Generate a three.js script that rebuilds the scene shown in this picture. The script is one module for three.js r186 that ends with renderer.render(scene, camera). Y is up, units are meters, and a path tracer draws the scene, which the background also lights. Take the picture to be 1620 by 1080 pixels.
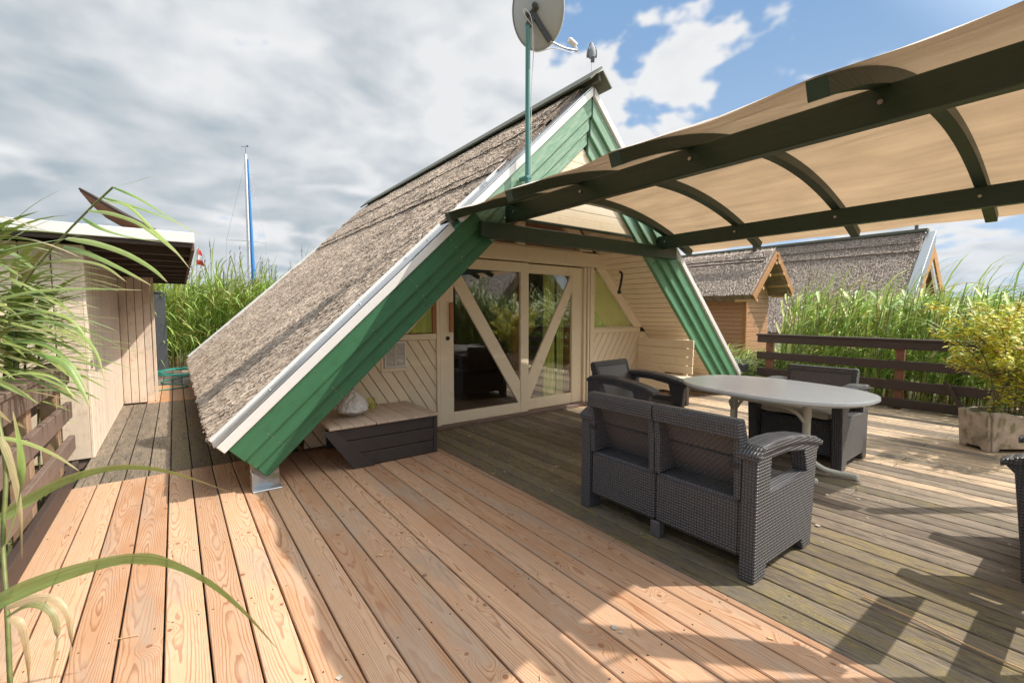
import * as THREE from 'three';
import { mergeGeometries } from 'three/addons/utils/BufferGeometryUtils.js';

// ------------------------------------------------------------------ camera, sky, sun, exposure
const scene = new THREE.Scene();
const EYE = 1.40, FPX = 720, YAW = 36.56 * Math.PI / 180, PITCH = Math.atan(46 / 720);
const camera = new THREE.PerspectiveCamera(2 * Math.atan(540 / FPX) * 180 / Math.PI, 1620 / 1080, 0.05, 3000);
const FWD = new THREE.Vector3(Math.sin(YAW) * Math.cos(PITCH), -Math.sin(PITCH), -Math.cos(YAW) * Math.cos(PITCH));
camera.position.set(0, EYE, 0);
camera.lookAt(FWD.x, EYE + FWD.y, FWD.z);
camera.updateMatrixWorld(true);
const RGT = new THREE.Vector3(Math.cos(YAW), 0, Math.sin(YAW)), UPV = new THREE.Vector3().crossVectors(RGT, FWD);

const renderer = new THREE.WebGLRenderer({ antialias: true });
renderer.toneMapping = THREE.LinearToneMapping;
renderer.toneMappingExposure = 1.34;
renderer.shadowMap.enabled = true;

// seeded random and periodic gradient noise
function rng(seed) { let a = seed >>> 0; return () => { a = (a + 0x6D2B79F5) | 0; let t = Math.imul(a ^ (a >>> 15), 1 | a); t = (t + Math.imul(t ^ (t >>> 7), 61 | t)) ^ t; return ((t ^ (t >>> 14)) >>> 0) / 4294967296; }; }
const PERM = new Uint8Array(512), GX = new Float32Array(256), GY = new Float32Array(256);
{ const r = rng(77), p = [...Array(256).keys()]; for (let i = 255; i > 0; i--) { const j = Math.floor(r() * (i + 1)); [p[i], p[j]] = [p[j], p[i]]; } for (let i = 0; i < 512; i++) PERM[i] = p[i & 255]; for (let i = 0; i < 256; i++) { const a = r() * Math.PI * 2; GX[i] = Math.cos(a); GY[i] = Math.sin(a); } }
function noise(x, y, px = 256, py = 256) {
  const xf = Math.floor(x), yf = Math.floor(y), fx = x - xf, fy = y - yf;
  const x0 = ((xf % px) + px) % px, x1 = (x0 + 1) % px, y0 = ((yf % py) + py) % py, y1 = (y0 + 1) % py;
  const u = fx * fx * fx * (fx * (fx * 6 - 15) + 10), v = fy * fy * fy * (fy * (fy * 6 - 15) + 10);
  const a = PERM[PERM[x0 & 255] + (y0 & 255)], b = PERM[PERM[x1 & 255] + (y0 & 255)], c = PERM[PERM[x0 & 255] + (y1 & 255)], d = PERM[PERM[x1 & 255] + (y1 & 255)];
  const n0 = GX[a] * fx + GY[a] * fy, n1 = GX[b] * (fx - 1) + GY[b] * fy, n2 = GX[c] * fx + GY[c] * (fy - 1), n3 = GX[d] * (fx - 1) + GY[d] * (fy - 1);
  return 1.5 * (n0 + (n1 - n0) * u + (n2 + (n3 - n2) * u - n0 - (n1 - n0) * u) * v);
}
function fbm(x, y, oct = 5, p = 256) { let s = 0, a = 0.5, f = 1; for (let i = 0; i < oct; i++) { s += a * noise(x * f + i * 17.3 * (p === 256), y * f + i * 9.1 * (p === 256), p === 256 ? 256 : p * f, p === 256 ? 256 : p * f); a *= 0.5; f *= 2; } return s; }
const clamp = (x, a = 0, b = 1) => x < a ? a : x > b ? b : x;
const smooth = (a, b, x) => { const t = clamp((x - a) / (b - a)); return t * t * (3 - 2 * t); };
const mix = (a, b, t) => a + (b - a) * t;
const mix3 = (a, b, t) => [mix(a[0], b[0], t), mix(a[1], b[1], t), mix(a[2], b[2], t)];

const SUNDIR = new THREE.Vector3(0.70, 1, 0.49).normalize();
const sun = new THREE.DirectionalLight(new THREE.Color(1.0, 0.92, 0.80), 3.8);
sun.position.copy(SUNDIR).multiplyScalar(60);
sun.castShadow = true; sun.shadow.radius = 1.0;
sun.shadow.mapSize.set(4096, 4096);
Object.assign(sun.shadow.camera, { left: -25, right: 25, top: 25, bottom: -25, near: 1, far: 150 });
scene.add(sun, sun.target);

{ // broken cloud: grey decks with bright edges, gaps of blue
  const W = 2048, H = 1024, data = new Float32Array(W * H * 4);
  const blueAt = [[0.82, 0.46, -0.37, 1.0], [0.80, 0.16, -0.25, 0.5], [-0.6, 0.6, 0.5, 0.8], [0.2, 0.5, 0.9, 0.7]].map(([x, y, z, w]) => { const l = Math.hypot(x, y, z); return [x / l, y / l, z / l, w]; });
  for (let j = 0; j < H; j++) {
    const el = (j + 0.5) / H * Math.PI - Math.PI / 2, ce = Math.cos(el), y = Math.sin(el);
    for (let i = 0; i < W; i++) {
      const az = ((i + 0.5) / W - 0.5) * 2 * Math.PI, x = ce * Math.cos(az), z = ce * Math.sin(az);
      let c;
      if (y < -0.02) c = [0.16, 0.16, 0.12];
      else {
        const yy = Math.max(y, 0) + 0.10, px = x / yy, pz = z / yy;
        const wx = fbm(px * 0.9 + 3.1, pz * 0.9 + 8.7, 3), wz = fbm(px * 0.9 + 31.7, pz * 0.9 + 1.2, 3);
        const d = fbm(px * 0.95 + wx * 0.8 + 11, pz * 0.95 + wz * 0.8 + 40, 7);
        const fine = fbm(px * 3.1 + wx + 5, pz * 3.1 + wz + 15, 5);
        let gap = 0;
        for (const b of blueAt) { const q = x * b[0] + y * b[1] + z * b[2]; gap = Math.max(gap, b[3] * smooth(0.86, 0.99, q)); }
        const puff = fbm(az * 4.2 + wx * 0.5, y * 10 + 3, 6), puff2 = fbm(az * 11 + 9 + wz * 0.4, y * 22, 5);
        const cov = d * 0.80 + puff * 0.62 + fine * 0.22 + puff2 * 0.30 * (0.4 + gap) + 0.56 - gap * 0.68;
        const cloud = smooth(0.0, 0.17, cov);
        const thick = smooth(0.08, 0.62, cov);
        const shade = clamp(0.56 + fbm(px * 0.42 + 70, pz * 0.42 + 20, 5) * 1.0 + d * 0.30 - puff * 0.95 + fine * 0.30 - puff2 * 0.45);
        const lit = mix3([0.66, 0.665, 0.675], [0.325, 0.38, 0.425], clamp(thick * (0.12 + shade * 0.92)));
        const blue = mix3([0.38, 0.51, 0.67], [0.175, 0.305, 0.515], smooth(0.02, 0.6, y));
        c = mix3(blue, lit, cloud);
        c = mix3([0.47, 0.545, 0.62], c, smooth(-0.02, 0.14, y) * 0.7 + 0.3);
        const s = x * SUNDIR.x + y * SUNDIR.y + z * SUNDIR.z, g = 2.4 * smooth(0.70, 1, s);  // glow round the sun, mostly out of view, boosted to add shadow fill
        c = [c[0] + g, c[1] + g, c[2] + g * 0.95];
      }
      const k = (j * W + i) * 4; data[k] = c[0]; data[k + 1] = c[1]; data[k + 2] = c[2]; data[k + 3] = 1;
    }
  }
  const t = new THREE.DataTexture(data, W, H, THREE.RGBAFormat, THREE.FloatType);
  t.mapping = THREE.EquirectangularReflectionMapping; t.magFilter = t.minFilter = THREE.LinearFilter; t.wrapS = THREE.RepeatWrapping; t.colorSpace = THREE.LinearSRGBColorSpace; t.needsUpdate = true;
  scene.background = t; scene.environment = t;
}

// ------------------------------------------------------------------ textures
const toByte = v => { v = clamp(v); return Math.round(255 * (v <= 0.0031308 ? 12.92 * v : 1.055 * Math.pow(v, 1 / 2.4) - 0.055)); };
function texture(w, h, fn, { srgb = true, repeat = [1, 1] } = {}) {   // fn(u, v) -> [r, g, b] linear, or a grey level
  const d = new Uint8Array(w * h * 4);
  for (let j = 0; j < h; j++) for (let i = 0; i < w; i++) {
    const c = fn((i + 0.5) / w, (j + 0.5) / h), k = (j * w + i) * 4;
    if (srgb) { d[k] = toByte(c[0]); d[k + 1] = toByte(c[1]); d[k + 2] = toByte(c[2]); d[k + 3] = 255; }
    else { const g = Math.round(255 * clamp(c)); d[k] = d[k + 1] = d[k + 2] = g; d[k + 3] = 255; }
  }
  const t = new THREE.DataTexture(d, w, h, THREE.RGBAFormat);
  t.wrapS = t.wrapT = THREE.RepeatWrapping; t.magFilter = THREE.LinearFilter; t.minFilter = THREE.LinearMipmapLinearFilter; t.generateMipmaps = true; t.anisotropy = 8;
  if (srgb) t.colorSpace = THREE.SRGBColorSpace;
  t.repeat.set(...repeat); t.needsUpdate = true;
  return t;
}
// flat-sawn boards side by side: NB boards over the width, LEN metres along v
const NB = 12, LEN = 3.2, BW = 0.146;
function boardTextures(w, h, seed, opt) {
  const r = rng(seed), boards = [];
  for (let b = 0; b < NB; b++) {
    const knots = [], n = 2 + Math.floor(r() * 4);
    for (let k = 0; k < n; k++) knots.push([r() * BW, r() * LEN, 0.006 + r() * 0.011, r()]);
    boards.push({ xp: (r() - 0.5) * 0.10 + BW / 2, d0: 0.018 + r() * 0.045, ph: r() * 100, tint: r(), red: r(), knots, dens: 110 + r() * 90 });
  }
  const g = new Float32Array(w * h), col = new Uint8Array(w * h * 4);
  for (let j = 0; j < h; j++) {
    const v = (j + 0.5) / h, y = v * LEN;
    for (let i = 0; i < w; i++) {
      const uu = (i + 0.5) / w * NB, b = Math.floor(uu), B = boards[b], x = (uu - b) * BW;
      const per = 3;
      const dep = B.d0 + 0.030 * noise(v * per + 0.01, B.ph, per, 256) + 0.005 * noise(v * 11, B.ph + 7, 11, 256);
      let dx = x - B.xp + 0.012 * noise(v * 3, B.ph + 21, 3, 256);
      let rad = Math.sqrt(dx * dx + dep * dep) + 0.0042 * noise(x * 30 + B.ph, v * 8, 256, 8) + 0.0010 * noise(x * 90 + B.ph, v * 40, 256, 40);
      let knotIn = 0, knotR = 0;
      for (const K of B.knots) {
        let ky = y - K[1]; if (ky > LEN / 2) ky -= LEN; if (ky < -LEN / 2) ky += LEN;
        const kx = x - K[0], rr = K[2];
        if (Math.abs(ky) < 0.25) {
          rad += rr * 2.1 * Math.exp(-(kx * kx) / (rr * rr * 5) - (ky * ky) / (rr * rr * 14));
          const kd = Math.sqrt(kx * kx * 1.6 + ky * ky) / rr + 0.16 * noise(kx * 160, ky * 160 + B.ph);
          if (kd < 1) { knotIn = Math.max(knotIn, smooth(1, 0.72, kd)); knotR = kd; }
        }
      }
      const ring = rad * B.dens, f = ring - Math.floor(ring);
      const vary = 0.5 + 0.5 * noise(Math.floor(ring) * 3.7, B.ph + 50);
      let late = smooth(0.50, 0.93, f) * (1 - smooth(0.94, 1, f)) * (0.45 + 0.75 * vary);
      const fibre = noise(x * 520 + B.ph, v * 70, 256, 70) * 0.6 + noise(x * 210 + B.ph * 2, v * 26, 256, 26) * 0.4;
      const blot = noise(x * 14 + B.ph, v * 11, 256, 11), blot2 = noise(x * 45 + B.ph, v * 40, 256, 40);
      let c = opt.color(late, fibre, blot, blot2, B, x, v, knotIn, knotR);
      const k = j * w + i;
      g[k] = c[3];
      col[k * 4] = toByte(c[0]); col[k * 4 + 1] = toByte(c[1]); col[k * 4 + 2] = toByte(c[2]); col[k * 4 + 3] = 255;
    }
  }
  const mk = (d, srgb) => { const t = new THREE.DataTexture(d, w, h, THREE.RGBAFormat); t.wrapS = t.wrapT = THREE.RepeatWrapping; t.magFilter = THREE.LinearFilter; t.minFilter = THREE.LinearMipmapLinearFilter; t.generateMipmaps = true; t.anisotropy = 16; if (srgb) t.colorSpace = THREE.SRGBColorSpace; t.needsUpdate = true; return t; };
  const bd = new Uint8Array(w * h * 4); for (let k = 0; k < w * h; k++) { const q = Math.round(255 * clamp(g[k])); bd[k * 4] = bd[k * 4 + 1] = bd[k * 4 + 2] = q; bd[k * 4 + 3] = 255; }
  return [mk(col, true), mk(bd, false)];
}
const [larchMap, larchBump] = boardTextures(1920, 2048, 5, { color(late, fib, bl, bl2, B, x, v, kn, kr) {
  let c = mix3([0.55, 0.345, 0.215], [0.46, 0.255, 0.142], B.red);
  c = mix3(c, [0.56, 0.385, 0.27], clamp(0.35 + bl * 0.8) * 0.6);
  const m = 0.80 + 0.32 * B.tint + fib * 0.12;
  c = c.map(q => q * m);
  c = mix3(c, [0.28, 0.105, 0.045], late * 0.78);
  c = mix3(c, [0.37, 0.295, 0.235], smooth(0.0, 0.75, noise(x * 9 + B.ph * 3, v * 4 + 0.5, 256, 4) + bl2 * 0.35) * 0.55);
  const stain = smooth(0.42, 0.75, bl2 * 0.7 + fib * 0.4 + bl * 0.4);
  c = mix3(c, [0.44, 0.20, 0.085], stain * 0.4);
  if (kn) c = mix3(c, mix3([0.30, 0.11, 0.045], [0.09, 0.04, 0.022], smooth(0.55, 0.95, kr)), kn * 0.9);
  const screw = 0;
  return [c[0], c[1], c[2], 0.62 - late * 0.30 + fib * 0.15 - kn * 0.2 + screw];
} });
function greyWood(moss, warm) { return { color(late, fib, bl, bl2, B, x, v, kn, kr) {
  let c = mix3([0.265, 0.225, 0.175], [0.185, 0.150, 0.115], B.tint);
  c = mix3(c, [0.47, 0.345, 0.235], clamp(warm * (0.5 + B.red * 0.7 + bl * 0.5)));
  const m = 1 + fib * 0.8 + bl * 0.2 + bl2 * 0.15; c = c.map(q => q * m);
  c = mix3(c, [0.075, 0.060, 0.048], late * 0.55);
  const crack = smooth(0.40, 0.60, noise(x * 130 + B.ph, v * 9, 256, 9)) * smooth(0.0, 0.3, noise(x * 30 + B.ph * 3, v * 7, 256, 7) + 0.1);
  c = mix3(c, [0.035, 0.028, 0.022], crack * 0.9);
  if (moss) {
    const mm = smooth(-0.25, 0.75, bl * 0.5 + bl2 * 0.35 + fib * 0.45 + 0.12) * moss;
    c = mix3(c, mix3([0.085, 0.078, 0.030], [0.36, 0.275, 0.075], clamp(0.42 + fib * 1.0 + bl2 * 0.5)), mm * 0.8);
    const lich = smooth(0.62, 0.75, noise(x * 260 + B.ph, v * 250, 256, 250) + bl * 0.35) * moss;
    c = mix3(c, [0.42, 0.42, 0.33], lich * 0.6);
  }
  if (kn) c = mix3(c, [0.09, 0.07, 0.055], kn * 0.8);
  return [c[0], c[1], c[2], 0.6 - late * 0.35 + fib * 0.35 - crack * 0.5];
} }; }
const [greyMap, greyBump] = boardTextures(1536, 1536, 9, greyWood(0, 0.28));
const [mossMap, mossBump] = boardTextures(1536, 1536, 13, greyWood(1, 0.25));
const [tanMap, tanBump] = boardTextures(1152, 1152, 21, greyWood(0.15, 1.25));

// painted or stained boards: nearly white with long streaks, multiplied by the paint colour
const paintMap = texture(512, 512, (u, v) => { const s = noise(u * 90, v * 5, 90, 5) * 0.05 + noise(u * 24, v * 2, 24, 2) * 0.05 + fbm(u * 8, v * 8, 3, 8) * 0.07 + noise(u * 200, v * 200, 200, 200) * 0.02; const dirt = smooth(0.12, 0.55, fbm(u * 5, v * 5, 5, 5) + noise(u * 60, v * 6, 60, 6) * 0.3) * 0.16, kn = smooth(0.72, 0.85, noise(u * 16, v * 9, 16, 9)) * 0.14, q = 0.95 + s - dirt - kn; return [q, q * (1 - dirt * 0.25), q * (1 - dirt * 0.6)]; });
const smoothMap = texture(512, 512, (u, v) => { const s = noise(u * 60, v * 4, 60, 4) * 0.022 + fbm(u * 6, v * 6, 3, 6) * 0.035 + noise(u * 200, v * 200, 200, 200) * 0.012, dirt = smooth(0.25, 0.6, fbm(u * 5 + 2, v * 5, 5, 5) + noise(u * 60, v * 6, 60, 6) * 0.2) * 0.10, q = 0.96 + s - dirt; return [q, q * (1 - dirt * 0.2), q * (1 - dirt * 0.5)]; });
const paintBump = texture(512, 512, (u, v) => 0.5 + noise(u * 110, v * 4, 110, 4) * 0.22 + noise(u * 40, v * 2, 40, 2) * 0.14 + noise(u * 6, v * 14, 6, 14) * 0.05, { srgb: false });
const peelMap = texture(512, 512, (u, v) => {   // sun-bleached green paint, wood showing through along the grain
  const n = noise(u * 110, v * 5, 110, 5) * 0.6 + noise(u * 40, v * 3, 40, 3) * 0.5 + fbm(u * 12, v * 8, 3, 4) * 0.35;
  const kn = smooth(0.6, 0.85, noise(u * 12, v * 8, 12, 8));
  let c = mix3([0.165, 0.330, 0.225], [0.33, 0.46, 0.36], smooth(-0.5, 0.7, n));
  c = mix3(c, [0.40, 0.39, 0.30], smooth(0.45, 0.9, n) * 0.5);
  return mix3(c, [0.12, 0.17, 0.10], kn * 0.5);
});
const thatchMap = texture(1024, 1024, (u, v) => {
  const a = noise(u * 200, v * 26, 200, 26), b = noise(u * 90, v * 14, 90, 14), c = fbm(u * 6, v * 6, 4, 6), d = noise(u * 300, v * 120, 256, 120);
  const q = 0.5 + a * 0.35 + b * 0.25 + d * 0.25;
  let k = mix3([0.15, 0.11, 0.085], [0.56, 0.46, 0.37], clamp(q));
  return k.map((z, i) => z * (1 + c * 0.35));
});
const thatchBump = texture(1024, 1024, (u, v) => 0.5 + noise(u * 200, v * 26, 200, 26) * 0.35 + noise(u * 90, v * 14, 90, 14) * 0.3, { srgb: false });
const concreteMap = texture(512, 512, (u, v) => { const n = fbm(u * 5, v * 5, 5, 5), s = noise(u * 120, v * 120, 120, 120), w = noise(u * 14, v * 3, 14, 3); let c = mix3([0.36, 0.29, 0.225], [0.21, 0.17, 0.13], clamp(0.45 + n * 1.1)); c = mix3(c, [0.17, 0.15, 0.075], smooth(0.05, 0.5, n + w * 0.5)); return c.map(q => q * (1 + s * 0.18)); });
const concreteBump = texture(512, 512, (u, v) => 0.5 + fbm(u * 12, v * 12, 4, 12) * 0.6 + noise(u * 150, v * 150, 150, 150) * 0.15, { srgb: false });
// woven resin: strands over and under, 8 x 8 cells a tile (120 mm)
const weaveH = (u, v) => { const x = u * 8, y = v * 8, i = Math.floor(x), j = Math.floor(y), fx = x - i, fy = y - j; const over = (i + j) & 1; const a = Math.sin(Math.PI * fx), b = Math.sin(Math.PI * fy); return over ? Math.pow(b, 0.5) * (0.35 + 0.65 * a) : Math.pow(a, 0.5) * (0.25 + 0.5 * b); };
const weaveMap = texture(256, 256, (u, v) => { const i = Math.floor(u * 8), j = Math.floor(v * 8), n = noise(u * 40, v * 40, 40, 40) * 0.08, q = 0.90 + n + ((i + j) & 1 ? 0.08 : -0.08) + 0.10 * noise(i * 1.7 + 0.3, j * 2.3 + 0.7); return [q, q * 0.985, q]; });
const weaveBump = texture(256, 256, weaveH, { srgb: false });
const weaveHoles = texture(256, 256, (u, v) => { const x = u * 8, y = v * 8, fx = x - Math.round(x), fy = y - Math.round(y); return (fx * fx + fy * fy < 0.036 && ((Math.round(x) + Math.round(y)) & 1)) ? 0 : 1; }, { srgb: false });
const leafMap = texture(128, 512, (u, v) => { const q = 0.88 + noise(u * 26, v * 3, 26, 3) * 0.22 + noise(u * 60, v * 9, 60, 9) * 0.08 + noise(u * 5, v * 14, 5, 14) * 0.10 - (Math.abs(u - 0.5) < 0.035 ? 0.22 : 0), br = smooth(0.42, 0.6, noise(u * 4, v * 26, 4, 26)); return mix3([q, q, q], [q * 1.0, q * 0.72, q * 0.5], br * 0.7); });
const canvasMap = texture(1024, 1024, (u, v) => { const f = fbm(u * 7, v * 7, 4, 7), t = noise(u * 256, v * 256, 256, 256) * 0.04, st = noise(u * 44, v * 3, 44, 3) * 0.09 + noise(u * 14, v * 2, 14, 2) * 0.10; const q = 0.96 + f * 0.16 + t + st; let c = [0.49 * q, 0.345 * q, 0.212 * q]; const stain = smooth(0.30, 0.55, fbm(u * 4 + 0.3, v * 9, 4, 0 || 4 * 9)); return mix3(c, [0.40, 0.30, 0.20], stain * 0.25); });
const dirtMap = texture(512, 512, (u, v) => { const n = fbm(u * 9, v * 9, 5, 9), m = noise(u * 120, v * 120, 120, 120); return mix3([0.10, 0.085, 0.04], [0.06, 0.075, 0.025], clamp(0.5 + n * 1.6)).map(q => q * (1 + m * 0.5)); });

// ------------------------------------------------------------------ materials
const std = (o) => { const m = new THREE.MeshStandardMaterial({ roughness: 0.7, metalness: 0, side: THREE.DoubleSide, ...o }); if (Array.isArray(o.color)) m.color = new THREE.Color().setRGB(...o.color); return m; };
const paint = (c, rough = 0.6, bump = 0.0012) => { const m = std({ roughness: rough, map: paintMap, bumpMap: paintBump, bumpScale: bump }); m.color = new THREE.Color().setRGB(...c); return m; };
const smoothPaint = c => { const m = std({ roughness: 0.5, map: smoothMap, bumpMap: paintBump, bumpScale: 0.0004 }); m.color = new THREE.Color().setRGB(...c); return m; };
const M = {
  larch: [1, 0.93, 1.05].map(k => { const m = std({ map: larchMap, bumpMap: larchBump, bumpScale: 0.0016, roughness: 0.62 }); m.color = new THREE.Color().setRGB(k, k, k); return m; }),
  grey: [0.72, 0.58, 0.86].map(k => { const m = std({ map: greyMap, bumpMap: greyBump, bumpScale: 0.003, roughness: 0.75 }); m.color = new THREE.Color().setRGB(k, k, k); return m; }),
  moss: [0.72, 0.60, 0.84].map(k => { const m = std({ map: mossMap, bumpMap: mossBump, bumpScale: 0.003, roughness: 0.8 }); m.color = new THREE.Color().setRGB(k, k, k); return m; }),
  tan: [1.12, 1.0, 1.25].map(k => { const m = std({ map: tanMap, bumpMap: tanBump, bumpScale: 0.003, roughness: 0.7 }); m.color = new THREE.Color().setRGB(k, k, k); return m; }),
  orange: std({ map: larchMap, bumpMap: larchBump, bumpScale: 0.0016, roughness: 0.6, color: [1.0, 0.86, 0.68] }),
  cream: [1, 0.96, 1.03].map(k => smoothPaint([0.86 * k, 0.735 * k, 0.55 * k])),
  creamTrim: smoothPaint([0.88, 0.76, 0.575]),
  shed: [1, 0.94, 1.05].map(k => paint([0.84 * k, 0.685 * k, 0.55 * k], 0.6)),
  green: paint([0.045, 0.165, 0.078], 0.45),
  greenMid: paint([0.115, 0.295, 0.165], 0.5),
  greenOld: std({ map: peelMap, bumpMap: paintBump, bumpScale: 0.002, roughness: 0.75 }),
  darkGreen: paint([0.021, 0.044, 0.029], 0.42, 0.0022),
  tealPole: std({ color: [0.075, 0.235, 0.215], roughness: 0.4 }),
  brown: paint([0.060, 0.040, 0.034], 0.6, 0.002),
  brownSoft: paint([0.20, 0.138, 0.112], 0.65, 0.002),
  redPost: paint([0.24, 0.105, 0.065], 0.7, 0.002),
  sandPost: paint([0.38, 0.25, 0.16], 0.7, 0.002),
  greyBox: paint([0.050, 0.042, 0.040], 0.5, 0.0012),
  lid: [1, 0.93, 1.06].map(k => paint([0.55 * k, 0.43 * k, 0.33 * k], 0.65, 0.0015)),
  whiteMetal: std({ color: [0.80, 0.79, 0.78], roughness: 0.35, metalness: 0.1 }),
  zinc: std({ color: [0.50, 0.53, 0.56], roughness: 0.34, metalness: 0.85 }),
  steel: std({ color: [0.45, 0.45, 0.45], roughness: 0.35, metalness: 0.9 }),
  dish: std({ color: [0.48, 0.49, 0.485], roughness: 0.5, metalness: 0.1 }),
  black: std({ color: [0.02, 0.02, 0.022], roughness: 0.5 }),
  darkGrey: std({ color: [0.075, 0.078, 0.085], roughness: 0.7 }),
  wicker: std({ map: weaveMap, bumpMap: weaveBump, bumpScale: 0.014, roughness: 0.34, color: [0.122, 0.122, 0.131] }),
  wickerHoles: std({ map: weaveMap, bumpMap: weaveBump, bumpScale: 0.003, roughness: 0.42, color: [0.118, 0.113, 0.117], alphaMap: weaveHoles, alphaTest: 0.5 }),
  tableTop: std({ color: [0.90, 0.93, 0.96], roughness: 0.24, map: texture(256, 256, (u, v) => { const q = 0.96 + noise(u * 100, v * 100, 100, 100) * 0.05 + fbm(u * 4, v * 4, 3, 4) * 0.05; return [q, q, q]; }) }),
  tableLeg: std({ color: [0.66, 0.63, 0.54], roughness: 0.4 }),
  cushion: std({ color: [0.50, 0.44, 0.37], roughness: 0.9 }),
  concrete: std({ map: concreteMap, bumpMap: concreteBump, bumpScale: 0.004, roughness: 0.85, color: [1.55, 1.64, 1.78] }),
  footing: std({ map: concreteMap, bumpMap: concreteBump, bumpScale: 0.003, roughness: 0.85, color: [1.2, 1.3, 1.45] }),
  thatch: std({ map: thatchMap, bumpMap: thatchBump, bumpScale: 0.02, roughness: 0.95 }),
  thatchGrey: std({ map: thatchMap, bumpMap: thatchBump, bumpScale: 0.02, roughness: 0.95, color: [1.0, 0.96, 0.95] }),
  straw: std({ color: [1, 1, 1], roughness: 0.8 }),
  ridge: paint([0.145, 0.155, 0.125], 0.7, 0.002),
  rope: std({ color: [0.06, 0.045, 0.035], roughness: 0.9 }),
  logWood: paint([0.42, 0.20, 0.075], 0.55, 0.002),
  paleLog: paint([0.60, 0.40, 0.21], 0.65, 0.002),
  hutDark: paint([0.15, 0.085, 0.06], 0.75, 0.003),
  orangeGable: paint([0.62, 0.32, 0.10], 0.55, 0.002),
  hutFront: paint([0.50, 0.275, 0.15], 0.65, 0.003),
  interior: paint([0.22, 0.13, 0.07], 0.7),
  interiorDark: paint([0.26, 0.155, 0.09], 0.7),
  redBlind: paint([0.22, 0.085, 0.055], 0.7),
  glass: new THREE.MeshPhysicalMaterial({ color: 0xffffff, roughness: 0.02, metalness: 0, transmission: 1, thickness: 0, ior: 2.0, side: THREE.DoubleSide }),
  curtain: new THREE.MeshPhysicalMaterial({ color: new THREE.Color().setRGB(0.80, 0.90, 0.26), roughness: 1, transmission: 0.3, thickness: 0, side: THREE.DoubleSide }),
  canvas: new THREE.MeshPhysicalMaterial({ map: canvasMap, bumpMap: paintBump, bumpScale: 0.0005, roughness: 1, transmission: 0.45, thickness: 0, side: THREE.DoubleSide }),
  sail: std({ color: [0.02, 0.19, 0.52], roughness: 0.6 }),
  flagCloth: std({ roughness: 0.85, vertexColors: true }),
  hose: std({ color: [0.02, 0.20, 0.15], roughness: 0.4 }),
  bag: new THREE.MeshPhysicalMaterial({ color: new THREE.Color().setRGB(0.74, 0.73, 0.72), roughness: 0.42, transmission: 0.2, thickness: 0, side: THREE.DoubleSide }),
  jar: new THREE.MeshPhysicalMaterial({ color: new THREE.Color().setRGB(0.93, 0.95, 0.78), roughness: 0.05, transmission: 1, thickness: 0, side: THREE.DoubleSide }),
  drink: std({ color: [0.62, 0.55, 0.16], roughness: 0.3 }),
  leaf: new THREE.MeshPhysicalMaterial({ vertexColors: true, map: leafMap, roughness: 0.5, transmission: 0.42, thickness: 0, side: THREE.DoubleSide }),
  shrubLeaf: new THREE.MeshPhysicalMaterial({ roughness: 0.6, transmission: 0.35, thickness: 0, side: THREE.DoubleSide }),
  bark: paint([0.16, 0.13, 0.085], 0.8, 0.002),
  dirt: std({ map: dirtMap, roughness: 1 }),
  birdBody: std({ color: [0.25, 0.27, 0.305], roughness: 0.65 }),
  birdWing: std({ color: [0.17, 0.19, 0.225], roughness: 0.6 }),
  boatWood: paint([0.30, 0.125, 0.055], 0.5, 0.002),
  lnb: std({ color: [0.72, 0.71, 0.68], roughness: 0.4 }),
};

// ------------------------------------------------------------------ helpers
const V = (x, y, z) => new THREE.Vector3(x, y, z);
const used = {};
function numbered(name) { used[name] = (used[name] ?? -1) + 1; return used[name] ? `${name}_${String(used[name]).padStart(3, '0')}` : name; }
function thing(name, label, category, pos = [0, 0, 0], group) {
  const o = new THREE.Group(); o.name = numbered(name); o.position.set(...pos); o.userData = { label, category }; if (group) o.userData.group = group; scene.add(o); return o;
}
function structure(name, label) { const o = new THREE.Group(); o.name = name; o.userData = { kind: 'structure', label }; scene.add(o); return o; }
// geometry given in world coordinates goes under `parent`, whose own place is taken off
function part(parent, name, geo, material, extra) {
  const m = new THREE.Mesh(Array.isArray(geo) ? merge(geo) : geo, material); m.name = name; m.castShadow = m.receiveShadow = true;
  let p = parent; const off = V(0, 0, 0); while (p && p !== scene) { off.add(p.position); p = p.parent; }
  if (off.lengthSq()) m.geometry.translate(-off.x, -off.y, -off.z);
  if (extra) Object.assign(m.userData, extra);
  parent.add(m); return m;
}
function soup(g) { const q = g.index ? g.toNonIndexed() : g; for (const k of Object.keys(q.attributes)) if (!['position', 'normal', 'uv', 'color'].includes(k)) q.deleteAttribute(k); q.morphAttributes = {}; return q; }
function merge(list) { const a = list.map(soup); const col = a.some(g => g.attributes.color); if (!col) return mergeGeometries(a); return mergeGeometries(a); }
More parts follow.
